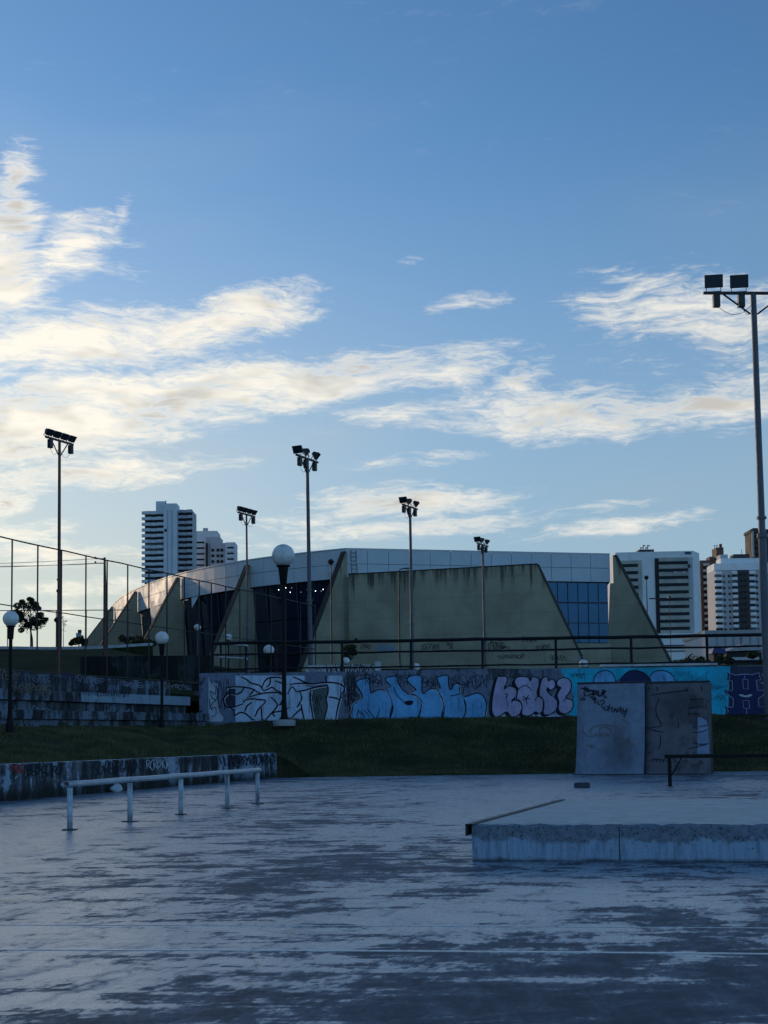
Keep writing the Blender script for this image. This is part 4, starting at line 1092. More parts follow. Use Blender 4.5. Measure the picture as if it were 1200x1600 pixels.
# utility pole and wires
up = thing('utility_pole', 'tapered reddish utility pole standing beside the curved end of the arena', 'pole', (at(166, 1010, 70).x, 70, 3))
O_ = up.location.copy(); tp = at(163.5, 871, 70)
MB().tube((0, 0, -0.5), tp - O_, 0.16, 0.055, 12).build('pole', M['redpole'], up, auto=True)
for y in (873, 880):
    a = at(149, y, 70) - O_; c = at(164, y, 70) - O_; MB().tube(a, c, 0.025, n=6).build('crossarm', M['steel_dark'], up)
    MB().lathe([(0.02, 0), (0.05, .03), (0.05, .08), (0.02, .1)], a, n=8).build('insulator', M['steel_dark'], up)
for k, (y0_, y1_) in enumerate(((873, 873.5), (880, 877), (881, 872))):
    w = MB(); a = at(149, y0_, 70); c = at(-260, y1_, 70)
    w.path([a.lerp(c, i / 16) + Vector((0, 0, -0.25 * math.sin(math.pi * i / 16))) for i in range(17)], 0.012, 5)
    tag(w.build('overhead_wire', M['fence']), ['upper overhead wire running left from the utility pole', 'middle overhead wire running left from the utility pole', 'lower overhead wire running left from the utility pole, sagging most'][k], 'wire', 'overhead wires')

# ------------------------------------------------------------------ the arena
ZR = at(541, 858, 110).z                # roof line
C0 = at(541, 858, 110)
rim_px = [(541, 858), (500, 862), (450, 867.5), (390, 875.5), (335, 885), (282, 897), (245, 908.5), (216, 920), (195, 931), (181, 942), (172.5, 954)]
rim = [at_z(x, y, ZR) for x, y in rim_px]
rim = [Vector(p) for p in catmull([tuple(p) for p in rim], False, 12)]
ar = thing('arena', 'large olive concrete arena with triangular fins and pale metal cladding band', 'building', (C0.x, C0.y, 4.8))
OA = ar.location.copy()
# resample the rim by length
def resample(pts, step):
    out = [pts[0]]; acc = 0.0
    for a, c in zip(pts[:-1], pts[1:]):
        l = (c - a).length
        while acc + l >= step:
            t = (step - acc) / l; a = a.lerp(c, t); out.append(a.copy()); l = (c - a).length; acc = 0.0
        acc += l
    return out
PW = 1.72
cols = resample(rim, PW)
RB0 = Vector((C0.x, C0.y, 0)); RB1 = at_z(952.5, 866.5, ZR); RBd = Vector((RB1.x - C0.x, RB1.y - C0.y, 0)); RBL = RBd.length; RBd.normalize(); RBn = Vector((RBd.y, -RBd.x, 0))
BAND = 2.3
def outward(i, P):
    a = P[max(0, i - 1)]; c = P[min(len(P) - 1, i + 1)]; d = (c - a); d.z = 0; d.normalize(); return Vector((-d.y, d.x, 0)) if Vector((-d.y, d.x, 0)).dot(Vector((-1, -1, 0))) > 0 else Vector((d.y, -d.x, 0))
# backing shell + roof
shell = [Vector((p.x, p.y, 0)) - outward(i, cols) * 0.12 for i, p in enumerate(cols)]
back = [Vector((cols[-1].x + 3, cols[-1].y + 14, 0)), Vector((0, 190, 0)), Vector((22, 175, 0)), Vector((RB1.x + 1.2, RB1.y + 16, 0)), Vector((RB1.x, RB1.y, 0)) - RBn * 0.12]
loop = [s for s in shell[::-1]] ; loop = back[::-1][:0] + shell + back
def ring(z): return [Vector((p.x, p.y, z)) - OA for p in loop]
b = MB(); n_ = len(loop)
b.add(ring(ZR - BAND) + ring(ZR - 0.05), [(i, (i + 1) % n_, n_ + (i + 1) % n_, n_ + i) for i in range(n_)] + [tuple(range(n_, 2 * n_)), tuple(range(n_))[::-1]])
b.build('roof', M['joint'], ar, tri=True)
b = MB(); core = [Vector((p.x, p.y, 0)) - outward(i, cols) * 3.0 for i, p in enumerate(cols)] + back[:-1] + [Vector((RB1.x, RB1.y, 0)) - RBn * 1.2, RB0 - RBn * 1.2]
n_ = len(core)
b.add([Vector((p.x, p.y, z)) - OA for z in (3.5, ZR - BAND + 0.02) for p in core], [(i, (i + 1) % n_, n_ + (i + 1) % n_, n_ + i) for i in range(n_)])
b.build('inner_wall', M['darkwall'], ar)
# cladding panels, two courses
pmesh = MB().box((PW / 2, 0, BAND / 4), (PW - 0.035, 0.06, BAND / 2 - 0.035)).mesh('cladding_panel', M['clad'])
for i in range(len(cols) - 1):
    a, c = cols[i], cols[i + 1]; d = c - a; rz = math.atan2(d.y, d.x)
    for k in range(2):
        o = link('cladding_panel', pmesh, ar, Vector((a.x, a.y, ZR - BAND + k * BAND / 2)) - OA, rz); o.scale = (d.length / PW, 1, 1)
nb = round(RBL / 1.78); w_ = RBL / nb
pm2 = MB().box((w_ / 2, 0, BAND / 4), (w_ - 0.035, 0.06, BAND / 2 - 0.035)).mesh('cladding_panel', M['clad'])
for i in range(nb):
    p = RB0 + RBd * (i * w_)
    for k in range(2): link('cladding_panel', pm2, ar, Vector((p.x, p.y, ZR - BAND + k * BAND / 2)) - OA, math.atan2(RBd.y, RBd.x))
b = MB()
for a, c in zip(cols[:-1], cols[1:]): b.prism([Vector((a.x, a.y, ZR)) - OA, Vector((c.x, c.y, ZR)) - OA, Vector((c.x, c.y, ZR + 0.09)) - OA, Vector((a.x, a.y, ZR + 0.09)) - OA], outward(0, [a, c]) * 0.16)
b.prism([Vector((C0.x, C0.y, ZR)) - OA, Vector((RB1.x, RB1.y, ZR)) - OA, Vector((RB1.x, RB1.y, ZR + 0.09)) - OA, Vector((C0.x, C0.y, ZR + 0.09)) - OA], RBn * 0.16)
b.build('roof_edge', M['clad'], ar)
# raked dark glazing under the band on the curved side: leans in towards its foot
rows = [(ZR - BAND - 0.02, 0.20), (ZR - BAND - 2.9, 0.42), (ZR - BAND - 5.8, 0.64), (4.6, 0.85)]
for i in range(len(cols) - 1):
    na, nc = outward(i, cols), outward(i + 1, cols)
    for (z1, o1), (z0, o0) in zip(rows[:-1], rows[1:]):
        g = 0.035
        A = cols[i].lerp(cols[i + 1], g); Cc = cols[i].lerp(cols[i + 1], 1 - g)
        zz = 0.16 * (1 if i % 2 else -1); o0, o1 = o0, o1
        A = A - na * (zz if i % 2 else 0); Cc = Cc + nc * (zz if not i % 2 else 0)      # panes folded in a shallow zigzag
        quad = [Vector((A.x, A.y, z0 + .04)) - na * o0, Vector((Cc.x, Cc.y, z0 + .04)) - nc * o0, Vector((Cc.x, Cc.y, z1 - .04)) - nc * o1, Vector((A.x, A.y, z1 - .04)) - na * o1]
        MB().prism([q - OA for q in quad], na * 0.05).build('glass_pane', M['glass_dark'], ar)
b = MB()
for i in range(len(cols)):
    na = outward(i, cols)
    for (z1, o1), (z0, o0) in zip(rows[:-1], rows[1:]):
        b.tube(Vector((cols[i].x, cols[i].y, z0)) - na * (o0 + .03) - OA, Vector((cols[i].x, cols[i].y, z1)) - na * (o1 + .03) - OA, 0.05, n=4)
b.build('mullion_frame', M['mull'], ar)
# pale V-shaped soffit panels between the far fins
def vpanel(pxs):
    pts = []
    for x, y in pxs:
        # on the raked glazing, slightly proud
        best = min(range(len(cols)), key=lambda i: abs(proj(cols[i])[0] - x)); D = cols[best].y - 0.25
        pts.append(at(x, y, D) - OA)
    MB().prism(pts, Vector((0, 0.08, 0))).build('soffit_panel', M['clad'], ar)
vpanel([(234, 940), (262, 936), (237, 975)]); vpanel([(299, 930), (313, 927), (300, 950)]); vpanel([(188, 956), (193, 953), (182, 976)])
# fins
def fin(p, n, L, zt, z0=3.6, th=0.45, name='fin', lean=0.0):
    p = Vector((p.x, p.y, 0)) + n * 0.12
    a = p + Vector((0, 0, zt)); o = p + n * L
    poly = [Vector((p.x, p.y, z0)) - n * 2.2, Vector((o.x, o.y, z0)), a + n * 0.12 - Vector((0, 0, 0.0)), a - n * 2.2 * 0]
    poly = [Vector((p.x, p.y, z0)) - n * 0.9, Vector((o.x, o.y, z0)), a + n * 0.15, a, Vector((p.x, p.y, ZR - BAND - 0.1)), Vector((p.x, p.y, ZR - BAND - 0.1)) - n * 0.3]
    side = Vector((-n.y, n.x, 0))
    o_ = MB().prism([q - OA for q in poly], side * th).build(name, M['fin'], ar)
    e0, e1 = poly[1], poly[2]; nn = (e1 - e0).normalized(); up_ = side.cross(nn) if side.cross(nn).z > 0 else -side.cross(nn)
    MB().prism([e0 - OA, e1 - OA, e1 + up_ * 0.09 - OA, e0 + up_ * 0.09 - OA], side * (th + 0.06)).build('fin_edge', M['coping_dark'], ar)
    return o_
def rim_at(px):
    i = min(range(len(rim)), key=lambda k: abs(proj(rim[k])[0] - px)); return rim[i], outward(i, rim)
for px, L, drop in ((540, 5.6, 0.25), (388, 4.6, 0.45), (282, 5.2, 0.35), (216, 6.0, 0.3), (179, 7.0, 0.3)):
    p, n = rim_at(px)
    if px == 540: p = C0.copy(); n = Vector((-0.72, -0.70, 0)).normalized()
    fin(p, n, L, ZR - drop, z0=4.2 if px > 400 else 6.0)
fin(RB1 + RBd * 0.25, Vector((0.86, -0.5, 0)).normalized(), 6.0, ZR - 0.1, th=0.5)
# big blank wall standing out from the corner
BW0 = C0 + Vector((0.25, -0.62, 0)); BW1 = at_z(840, 882.5, at(541, 900, 110).z); ZBW = at(541, 900, 110).z
dW = Vector((BW1.x - BW0.x, BW1.y - BW0.y, 0)); LWb = dW.length; dW.normalize(); nWb = Vector((dW.y, -dW.x, 0))
BW2 = on_plane(915, 1040, BW0, nWb)
foot = Vector((BW2.x, BW2.y, 0))
poly = [Vector((BW0.x, BW0.y, 3.6)), Vector((foot.x, foot.y, BW2.z - 1.0)) + dW * 0.4, Vector((BW1.x, BW1.y, ZBW)), Vector((BW0.x, BW0.y, ZBW))]
poly[1].z = 3.6; poly[1] = Vector((foot.x, foot.y, 0)) + dW * ((BW2.z - 3.6) * 0.46) + Vector((0, 0, 3.6))
MB().prism([q - OA for q in poly], nWb * 0.5).build('blank_wall', M['olive'], ar, bevel=0.03)
for e0, e1 in ((poly[1], poly[2]), (poly[2], poly[3])):
    nn = (e1 - e0).normalized(); up_ = nWb.cross(nn); up_ = up_ if up_.z > 0 else -up_
    MB().prism([e0 - OA + up_ * 0.004, e1 - OA + up_ * 0.004, e1 + up_ * 0.08 - OA, e0 + up_ * 0.08 - OA], nWb * 0.56).build('wall_edge', M['coping_dark'], ar)
# scrawls along the foot of that wall
cw = Canvas(lambda px, py, lift: on_plane(px, py, BW0 + nWb * 0.25, nWb) + nWb * lift - OA, ar); cw.layer = 0.02
for k, (x0, x1, y, h, m_) in enumerate([(565, 577, 1010, 8, P_INK), (592, 618, 1013, 10, P_BLUE), (660, 685, 1010, 9, P_MID), (768, 786, 1009, 12, P_INK), (786, 795, 1012, 5, P_INK), (818, 838, 999, 7, P_INK), (840, 858, 1012, 8, P_MID), (780, 818, 1026, 6, P_MID), (862, 882, 1028, 7, P_MID), (700, 706, 1008, 10, P_MID), (898, 912, 1029, 7, P_WHITE)]):
    cw.tagline('spray_tag', x0, y, x1, y, h, m_, 0.9, 300 + k, max(3, int((x1 - x0) / 3)))
cw.strokes('spray_tag', [[(770 + 7 * math.cos(t), 1010 + 7 * math.sin(t)) for t in [0.8 * i for i in range(8)]]], P_INK, 1.0, closed=True)
# blue curtain wall on the straight side
gx = [846 + 16.3 * i for i in range(7)]; gx[-1] = 952
gz = [(ZR - BAND - 0.03), (ZR - BAND - 1.72), (ZR - BAND - 3.42), (ZR - BAND - 5.05)]
def rb_s(px): q = on_plane(px, 940, RB0, RBn); return (q - Vector((RB0.x, RB0.y, q.z))).dot(RBd)
gm = None; s0_, s1_ = rb_s(840), rb_s(951.5); nw_ = 7; ws = (s1_ - s0_) / nw_
gm = MB().box((ws / 2, 0, 0.82), (ws - 0.08, 0.05, 1.56)).mesh('glass_pane', M['glass_blue'])
for i in range(nw_):
    for k in range(3):
        p = RB0 + RBd * (s0_ + i * ws) - RBn * 0.15; o = link('glass_pane', gm, ar, Vector((p.x, p.y, gz[k + 1] + 0.03)) - OA, math.atan2(RBd.y, RBd.x)); o.rotation_euler[0] = random.Random(i * 5 + k).uniform(-.012, .012)
p = RB0 + RBd * (s0_ + s1_) / 2 - RBn * 0.24
MB().box(Vector((p.x, p.y, (gz[0] + gz[3]) / 2)) - OA, (s1_ - s0_, 0.08, gz[0] - gz[3]), math.atan2(RBd.y, RBd.x)).build('glazing_frame', M['mull'], ar)
p = RB0 + RBd * (s0_ + s1_) / 2 - RBn * 0.1
MB().box(Vector((p.x, p.y, (gz[3] + 3.6) / 2 - .02)) - OA, (s1_ - s0_, 0.5, gz[3] - 3.6), math.atan2(RBd.y, RBd.x)).build('plinth_wall', M['olive'], ar)
# ladder by the corner, downlights under the band, drain pipe
b = MB(); la = RB0 + RBd * 0.35 + RBn * 0.12
for sx in (0, 0.42):
    for k in range(2):
        p = la + RBd * (sx + 0.05 * k); b.box(Vector((p.x, p.y, ZR - 0.55 - 1.05 * k)) - OA, (0.04, 0.04, 0.95), math.atan2(RBd.y, RBd.x))
for k in range(6):
    p = la + RBd * 0.22; b.box(Vector((p.x, p.y, ZR - 0.3 - 0.32 * k)) - OA, (0.44, 0.035, 0.035), math.atan2(RBd.y, RBd.x))
b.build('ladder', M['steel_dark'], ar)
lm = MB().lathe([(0.01, -.026), (0.03, 0), (0.01, .026)], n=8).mesh('downlight', M['lamp'])
for px, py in ((435.5, 921.5), (446.5, 918.5), (453.5, 925.5), (493, 923.5), (505, 921)):
    i = min(range(len(rim)), key=lambda k: abs(proj(rim[k])[0] - px)); q = at(px, py, rim[i].y - 0.2); link('downlight', lm, ar, q - OA)

# ------------------------------------------------------------------ far buildings
def tower(label, px, D, zbase, rz=0.0, name='tower'):
    p = at(px, 1000, D); return thing(name, label, 'building', (p.x, p.y, zbase), rz)
def zpx(py, D, px=600): return at(px, py, D).z
# left apartment tower with balconies
D = 650; k = D / F
t = tower('pale apartment tower with stacked balconies and central shaft, above the arena at left', 262, D, 30)
O_ = t.location.copy()
X = lambda px: at(px, 900, D).x - O_.x
Z = lambda py, px=262: at(px, py, D).z - O_.z
MB().box(((X(225) + X(300)) / 2, 9, (Z(797)) / 2), (X(300) - X(225), 14, Z(797))).build('wall', M['tower_grey'], t)
MB().box(((X(257) + X(277.5)) / 2, 2, Z(788) / 2), (X(277.5) - X(257), 9, Z(788))).build('shaft', M['tower_blue'], t)
for px in (263, 270): MB().box((X(px), -2.6, Z(798) / 2), (0.5, 0.3, Z(798))).build('shaft_rib', M['tower_grey'], t)
MB().box((X(260), -2.55, Z(830)), (1.0, 0.3, 1.2)).build('window', M['win'], t)
MB().box(((X(244) + X(257)) / 2, 4, Z(790.5)), (X(258) - X(244), 8, 4.5)).build('roof_house', M['tower_blue'], t)
MB().tube((X(258), 2, Z(789)), (X(258), 2, Z(781)), 0.25, n=6).build('antenna', M['steel_dark'], t)
def balc(x0, x1, h):
    b = MB(); w = x1 - x0
    prof = [(x0 - 1.2, 0), (x0 - 1.2, -1.4), (x0 + w * 0.30, -1.9), (x0 + w * 0.38, -1.2), (x0 + w * 0.58, -1.2), (x0 + w * 0.66, -2.2), (x1 - .1, -2.2), (x1, 0)]
    b.prism([(x, y, h / 2) for x, y in prof], (0, 0, h)); return b
fl = 9.05 * k
bm1 = balc(X(225), X(257), fl * 0.52).mesh('balcony', M['tower_blue']); wm1 = MB().box(((X(225) + X(257)) / 2, 1.9, fl * 0.27), (X(256) - X(226), 0.3, fl * 0.45)).mesh('window', M['win'])
bm2 = balc(X(278), X(300.5), fl * 0.5).mesh('balcony', M['tower_grey']); wm2 = MB().box(((X(278) + X(300)) / 2, 1.9, fl * 0.27), (X(300) - X(278.5), 0.3, fl * 0.45)).mesh('window', M['win'])
rw = random.Random(21); wm1c = wm1.copy(); wm1c.materials[0] = M['win_curtain']
for i in range(14):
    z = Z(802) - i * fl
    link('balcony', bm1, t, (0, 1.9, z - fl * 0.1)); link('window', wm1 if rw.random() < .7 else wm1c, t, (0, 0, z + fl * 0.42 - fl))
    if i > 0 or True: link('balcony', bm2, t, (0, 1.9, z - fl * 0.25 + 1.0)); link('window', wm2, t, (0, 0, z - fl * 0.15 + 1.0 + fl * 0.42 - fl))
# stepped block behind it
D = 690; k = D / F
t = tower('stepped grey apartment block half hidden behind the pale balcony tower', 330, D, 32); O_ = t.location.copy()
X = lambda px: at(px, 900, D).x - O_.x
Z = lambda py, px=330: at(px, py, D).z - O_.z
MB().box(((X(285) + X(339)) / 2, 8, Z(829) / 2), (X(339) - X(285), 14, Z(829))).build('wall', M['tower_blue'], t)
MB().box(((X(322) + X(344)) / 2, 6.5, Z(839) / 2), (X(344) - X(322), 12, Z(839))).build('wing', M['tower_grey'], t)
MB().box(((X(330) + X(354)) / 2, 5.2, Z(849) / 2), (X(354) - X(330), 12, Z(849))).build('wing', M['tower_grey'], t)
MB().box(((X(353) + X(368)) / 2, 4.0, Z(848.5) / 2), (X(368) - X(353), 12, Z(848.5))).build('wing', M['tower_blue'], t)
MB().box((X(319), 6, Z(826.5)), (2.2, 3, 2.4)).build('roof_house', M['tower_grey'], t)
MB().box((X(323.5), -0.9, Z(870)), (X(325) - X(322), 1.0, Z(849) - Z(891))).build('window_strip', M['win'], t)
fl = 9.0 * k
wa = MB().box((0, 0, 0), (X(320) - X(303), 0.3, fl * 0.28)).mesh('window', M['win']); wb = MB().box((0, 0, 0), (1.3, 0.3, 1.4)).mesh('window', M['win'])
wc = MB().box((0, 0, 0), (X(367) - X(355), 0.4, fl * 0.2)).mesh('balcony', M['white_clad'])
for i in range(6):
    z = Z(847) - i * fl; link('window', wa, t, ((X(303) + X(318)) / 2, 0.9, z))
    for px in (333, 341, 347): link('window', wb, t, (X(px), -0.95, Z(860) - i * fl))
    link('balcony', wc, t, ((X(354) + X(367)) / 2, -2.3, Z(862) - i * fl))
    link('window', wa, t, ((X(356) + X(366)) / 2, -2.05, Z(857) - i * fl)).scale = (0.6, 1, 1)
# white office block
D = 640; k = D / F
t = tower('white office block with black ribbon windows right of the arena', 1030, D, 24); O_ = t.location.copy()
RZ = 0.0
X = lambda px: at(px, 960, D).x - O_.x
Z = lambda py, px=1030: at(px, py, D).z - O_.z
ZT = Z(862.5)
# plan: long front face, right flank turned away from us
xA, xB, xC = X(964), X(1083), X(1100)
plan = [(xA, 0), (xB, -3.0), (xC, 6.0), (xC - 2, 30), (xA, 30)]
b = MB(); n_ = len(plan); b.add([(x, y, z) for z in (0, ZT) for x, y in plan], [(i, (i + 1) % n_, n_ + (i + 1) % n_, n_ + i) for i in range(n_)] + [tuple(range(n_, 2 * n_))]); b.build('wall', M['white_clad'], t)
fy = lambda px: -3.0 * (X(px) - xA) / (xB - xA)
frz = math.atan2(-3.0, xB - xA)
def face_box(px0, px1, py0, py1, name, m, depth=0.5, proud=0.2):
    z0, z1 = Z(py1, (px0 + px1) / 2), Z(py0, (px0 + px1) / 2); xm = (X(px0) + X(px1)) / 2
    return MB().box((xm, fy((px0 + px1) / 2) - proud, (z0 + z1) / 2), (X(px1) - X(px0), depth, z1 - z0), frz).build(name, m, t)
face_box(967, 1004, 876, 990, 'spandrel_panel', M['tower_cream'], 0.4, 0.15)
face_box(1030, 1076, 872, 990, 'spandrel_panel', M['tower_cream'], 0.4, 0.15)
face_box(1024, 1030, 873, 990, 'window_strip', M['win'], 0.5, 0.2)
face_box(1076, 1082, 872, 990, 'stair_glazing', M['tower_grey'], 0.45, 0.15)
for i in range(10):
    y = 881.5 + 11.35 * i
    face_box(972, 998, y, y + 4.8, 'window', M['win'], 0.5, 0.25)
    face_box(1030, 1075, y - 3.5, y + 1.4, 'window', M['win'], 0.5, 0.25)
for px in (1055, 1068): face_box(px - 2, px + 2, 894, 898.5, 'cooling_unit', M['tower_grey'], 1.2, 0.6)
face_box(1074.5, 1078, 883, 888, 'cooling_unit', M['tower_dark'], 1.2, 0.6)
for i in range(4): face_box(1071 + 2.4 * i, 1073 + 2.4 * i, 863.6, 867.2, 'sign_letter', M['tarp'], 0.4, 0.3)
MB().box((X(1016), 10, ZT + 0.9), (X(1028) - X(1004), 10, 2.0)).build('roof_house', M['tower_dark'], t)
b = MB()
for i, px in enumerate((1009, 1013, 1017, 1020)):
    b.tube((X(px), 8, ZT), (X(px), 8, ZT + 3.4 + (i % 2)), 0.18, n=5); b.lathe([(0.1, 0), (0.9, 0.3), (0.2, 0.5)], (X(px) + .3, 7, ZT + 2.6 + (i % 2)), n=8)
b.build('rooftop_antenna', M['steel_dark'], t)
face_box(1012, 1100, 992, 1032, 'podium', M['white_clad'], 3.0, 1.6)
for y in (996.5, 1008.5, 1013, 1017.5): face_box(1022, 1099, y, y + 1.6, 'podium_louvre', M['tower_dark'], 0.4, 3.3)
face_box(1076, 1093, 1019, 1022.5, 'podium_sign', M['tower_dark'], 0.5, 3.4)
# apartment slab with balcony stacks
D = 700; k = D / F
t = tower('grey-white apartment slab with four stacks of balconies at the right edge', 1160, D, 28); O_ = t.location.copy()
X = lambda px: at(px, 930, D).x - O_.x
Z = lambda py, px=1155: at(px, py, D).z - O_.z
MB().box(((X(1117) + X(1215)) / 2, 8, Z(881) / 2), (X(1215) - X(1117), 16, Z(881))).build('wall', M['tower_grey'], t)
MB().box(((X(1117) + X(1215)) / 2, 7.0, Z(885.5)), (X(1215) - X(1116.5), 15, 3.4)).build('cornice', M['white_clad'], t)
MB().box(((X(1130) + X(1192)) / 2, 8, Z(876)), (X(1192) - X(1130), 10, 3.2)).build('roof_house', M['white_clad'], t)
MB().box(((X(1131) + X(1143)) / 2, 9, Z(869.5)), (X(1143) - X(1131), 8, 3.4)).build('roof_house', M['tower_grey'], t)
MB().box(((X(1153) + X(1178)) / 2, 10, Z(868.5)), (X(1178) - X(1153), 8, 3.2)).build('roof_house', M['tower_dark'], t)
MB().tube((X(1166), 6, Z(872)), (X(1166), 6, Z(856)), 0.15, n=5).build('antenna', M['steel_dark'], t)
MB().box(((X(1152.5) + X(1171)) / 2, -0.1, Z(936)), (X(1171) - X(1152.5), 0.5, Z(888) - Z(984))).build('dark_strip', M['tower_dark'], t)
fl = 9.35 * k
def cell(px0, px1, h, d, name, m): return MB().box(((X(px0) + X(px1)) / 2, -d / 2, 0), (X(px1) - X(px0), d, h)).mesh(name, m)
stacks = [(1117.5, 1128), (1144, 1152), (1171, 1180), (1196, 1204)]
for (a, c) in stacks:
    bmesh_ = cell(a, c, fl * 0.5, 1.6, 'balcony', M['white_clad']); wmesh_ = cell(a, c, fl * 0.42, 0.3, 'window', M['win'])
    wc_ = wmesh_.copy(); wc_.materials[0] = M['win_curtain']
    for i in range(11):
        link('balcony', bmesh_, t, (0, 0, Z(895) - i * fl)); link('window', wmesh_ if rw.random() < .7 else wc_, t, (0, 0, Z(900) - i * fl))
sw = MB().box((0, -0.1, 0), (1.1, 0.3, 1.2)).mesh('window', M['win'])
swc = sw.copy(); swc.materials[0] = M['win_curtain']
for i in range(10):
    for px in (1132, 1140, 1183, 1192): link('window', sw if rw.random() < .7 else swc, t, (X(px), 0, Z(900) - i * fl))
    for px in (1158, 1164): link('window', sw, t, (X(px), -0.3, Z(898) - i * fl))
# brown tower between, dark tower at the frame edge
D = 740; k = D / F
t = tower('brown brick tower with a tall chimney block between the white blocks', 1115, D, 28); O_ = t.location.copy()
X = lambda px: at(px, 930, D).x - O_.x
Z = lambda py, px=1115: at(px, py, D).z - O_.z
MB().box(((X(1096) + X(1128)) / 2, 8, Z(875) / 2), (X(1128) - X(1096), 14, Z(875))).build('wall', M['tower_brown'], t)
MB().box(((X(1122) + X(1133.5)) / 2, 6, Z(855) / 2), (X(1133.5) - X(1122), 10, Z(855))).build('chimney_block', M['tower_brown'], t)
MB().box((X(1132.5), 6, Z(852.5)), (1.2, 1.6, 3.2)).build('vent', M['tower_brown'], t)
MB().box((X(1115), 5, Z(872.5)), (X(1119) - X(1111), 8, 2.2)).build('roof_house', M['tower_brown'], t)
b = MB()
for px in (1123, 1126.5, 1132): b.tube((X(px), 6, Z(855)), (X(px), 6, Z(851)), 0.12, n=5); b.lathe([(0.1, 0), (0.7, .3), (0.1, .5)], (X(px), 5.5, Z(851.5)), n=8)
b.build('rooftop_antenna', M['steel_dark'], t)
fl = 9.6 * k; bb = MB().box(((X(1100) + X(1110)) / 2, 0.2, 0), (X(1109.5) - X(1100), 1.8, fl * 0.4)).mesh('balcony', M['tower_cream']); ww = MB().box(((X(1100) + X(1110)) / 2, 0.9, 0), (X(1109.5) - X(1100), 0.4, fl * 0.4)).mesh('window', M['win'])
for i in range(12):
    link('balcony', bb, t, (0, 0, Z(882) - i * fl)); link('window', ww, t, (0, 0, Z(886.8) - i * fl))
D = 760
t = tower('tall dark tower at the right frame edge behind the near floodlight pole', 1195, D, 28); O_ = t.location.copy()
X = lambda px: at(px, 930, D).x - O_.x
Z = lambda py, px=1190: at(px, py, D).z - O_.z
MB().box(((X(1178) + X(1225)) / 2, 8, Z(829) / 2), (X(1225) - X(1178), 14, Z(829))).build('wall', M['tower_dark'], t)
MB().box(((X(1176.5) + X(1226)) / 2, 8, Z(829)), (X(1226) - X(1176.5), 15, 1.6)).build('cornice', M['tower_dark'], t)
MB().box((X(1186), 6, Z(826.5)), (X(1190) - X(1182), 6, 2.0)).build('roof_house', M['tower_dark'], t)
MB().box((X(1179.5), 0.6, Z(850)), (X(1181.5) - X(1178.3), 0.6, Z(831) - Z(872))).build('corner_strip', M['tower_cream'], t)
wm_ = MB().box((0, 0.8, 0), (2.4, 0.3, 1.6)).mesh('window', M['win'])
for i in range(5):
    for px in (1186, 1193): link('window', wm_, t, (X(px), 0, Z(838) - i * 3.2))

# low buildings below the slabs
t = thing('warehouse', 'long low pale grey hall below the apartment slabs', 'building', at(1160, 1035, 420)); O_ = t.location.copy(); D = 420
def hall(px0, px1, py0, py1, dep, m, nm, DD=D):
    a, c = at(px0, py0, DD), at(px1, py1, DD); return MB().box(Vector(((a.x + c.x) / 2, DD + dep / 2, (a.z + c.z) / 2)) - O_, (abs(c.x - a.x), dep, abs(a.z - c.z))).build(nm, m, t)
hall(1103, 1240, 991, 1042, 30, M['tower_grey'], 'wall'); hall(1101, 1242, 985, 990.6, 32, M['roofgrey'], 'roof_edge')
for i in range(6): hall(1186 - 13 * i, 1187 - 13 * i, 992, 1040, 0.5, M['roofgrey'], 'pilaster', D - 0.6)
t = thing('market_hall', 'low shed with pale gabled roof beneath the grey hall', 'building', at(1160, 1035, 330)); O_ = t.location.copy()
a, c, m_ = at(1124, 1020, 330), at(1184, 1018, 330), at(1157, 1006.5, 330)
MB().prism([a - O_, c - O_, m_ - O_], (0, 12, 0)).build('roof', M['roofgrey'], t)
a2, c2 = at(1127, 1021, 330), at(1182, 1040, 330); MB().box(Vector(((a2.x + c2.x) / 2, 330, (a2.z + c2.z) / 2)) - O_, (c2.x - a2.x, 10, a2.z - c2.z)).build('wall', M['darkwall'], t)
w_ = at(1144, 1027, 324.5); w2_ = at(1186, 1031, 324.5); MB().box(Vector(((w_.x + w2_.x) / 2, 324.5, (w_.z + w2_.z) / 2)) - O_, (w2_.x - w_.x, 0.3, w_.z - w2_.z)).build('pale_fence', M['whitewall'], t)
p = at(1157, 993, 326); q = at(1157.5, 1030, 326)
t = thing('mast', 'thin mast with short crossbars rising behind the market shed', 'mast', q); MB().tube((0, 0, 0), p - q, 0.18, 0.1, 6).build('mast_pole', M['fence'], t); MB().box((p - q) * 0.97, (1.6, .1, .1)).build('crossbar', M['fence'], t); MB().box((p - q) * 0.86, (1.0, .1, .1)).build('crossbar', M['fence'], t)
t = thing('blue_awning', 'dark blue awning at the foot of the grey hall, left side', 'awning', at(1120, 1036, 300)); O_ = t.location.copy()
a, c = at(1108, 1022, 300), at(1131, 1022, 300); MB().prism([a - O_, c - O_, at(1128, 1014, 300) - O_, at(1111, 1014, 300) - O_], (0, 5, 0)).build('canopy', M['tarp'], t)
MB().box(Vector(((a.x + c.x) / 2, 300, (a.z + at(1120, 1038, 300).z) / 2)) - O_, (c.x - a.x - 1, 4, a.z - at(1120, 1038, 300).z)).build('wall', M['darkwall'], t)

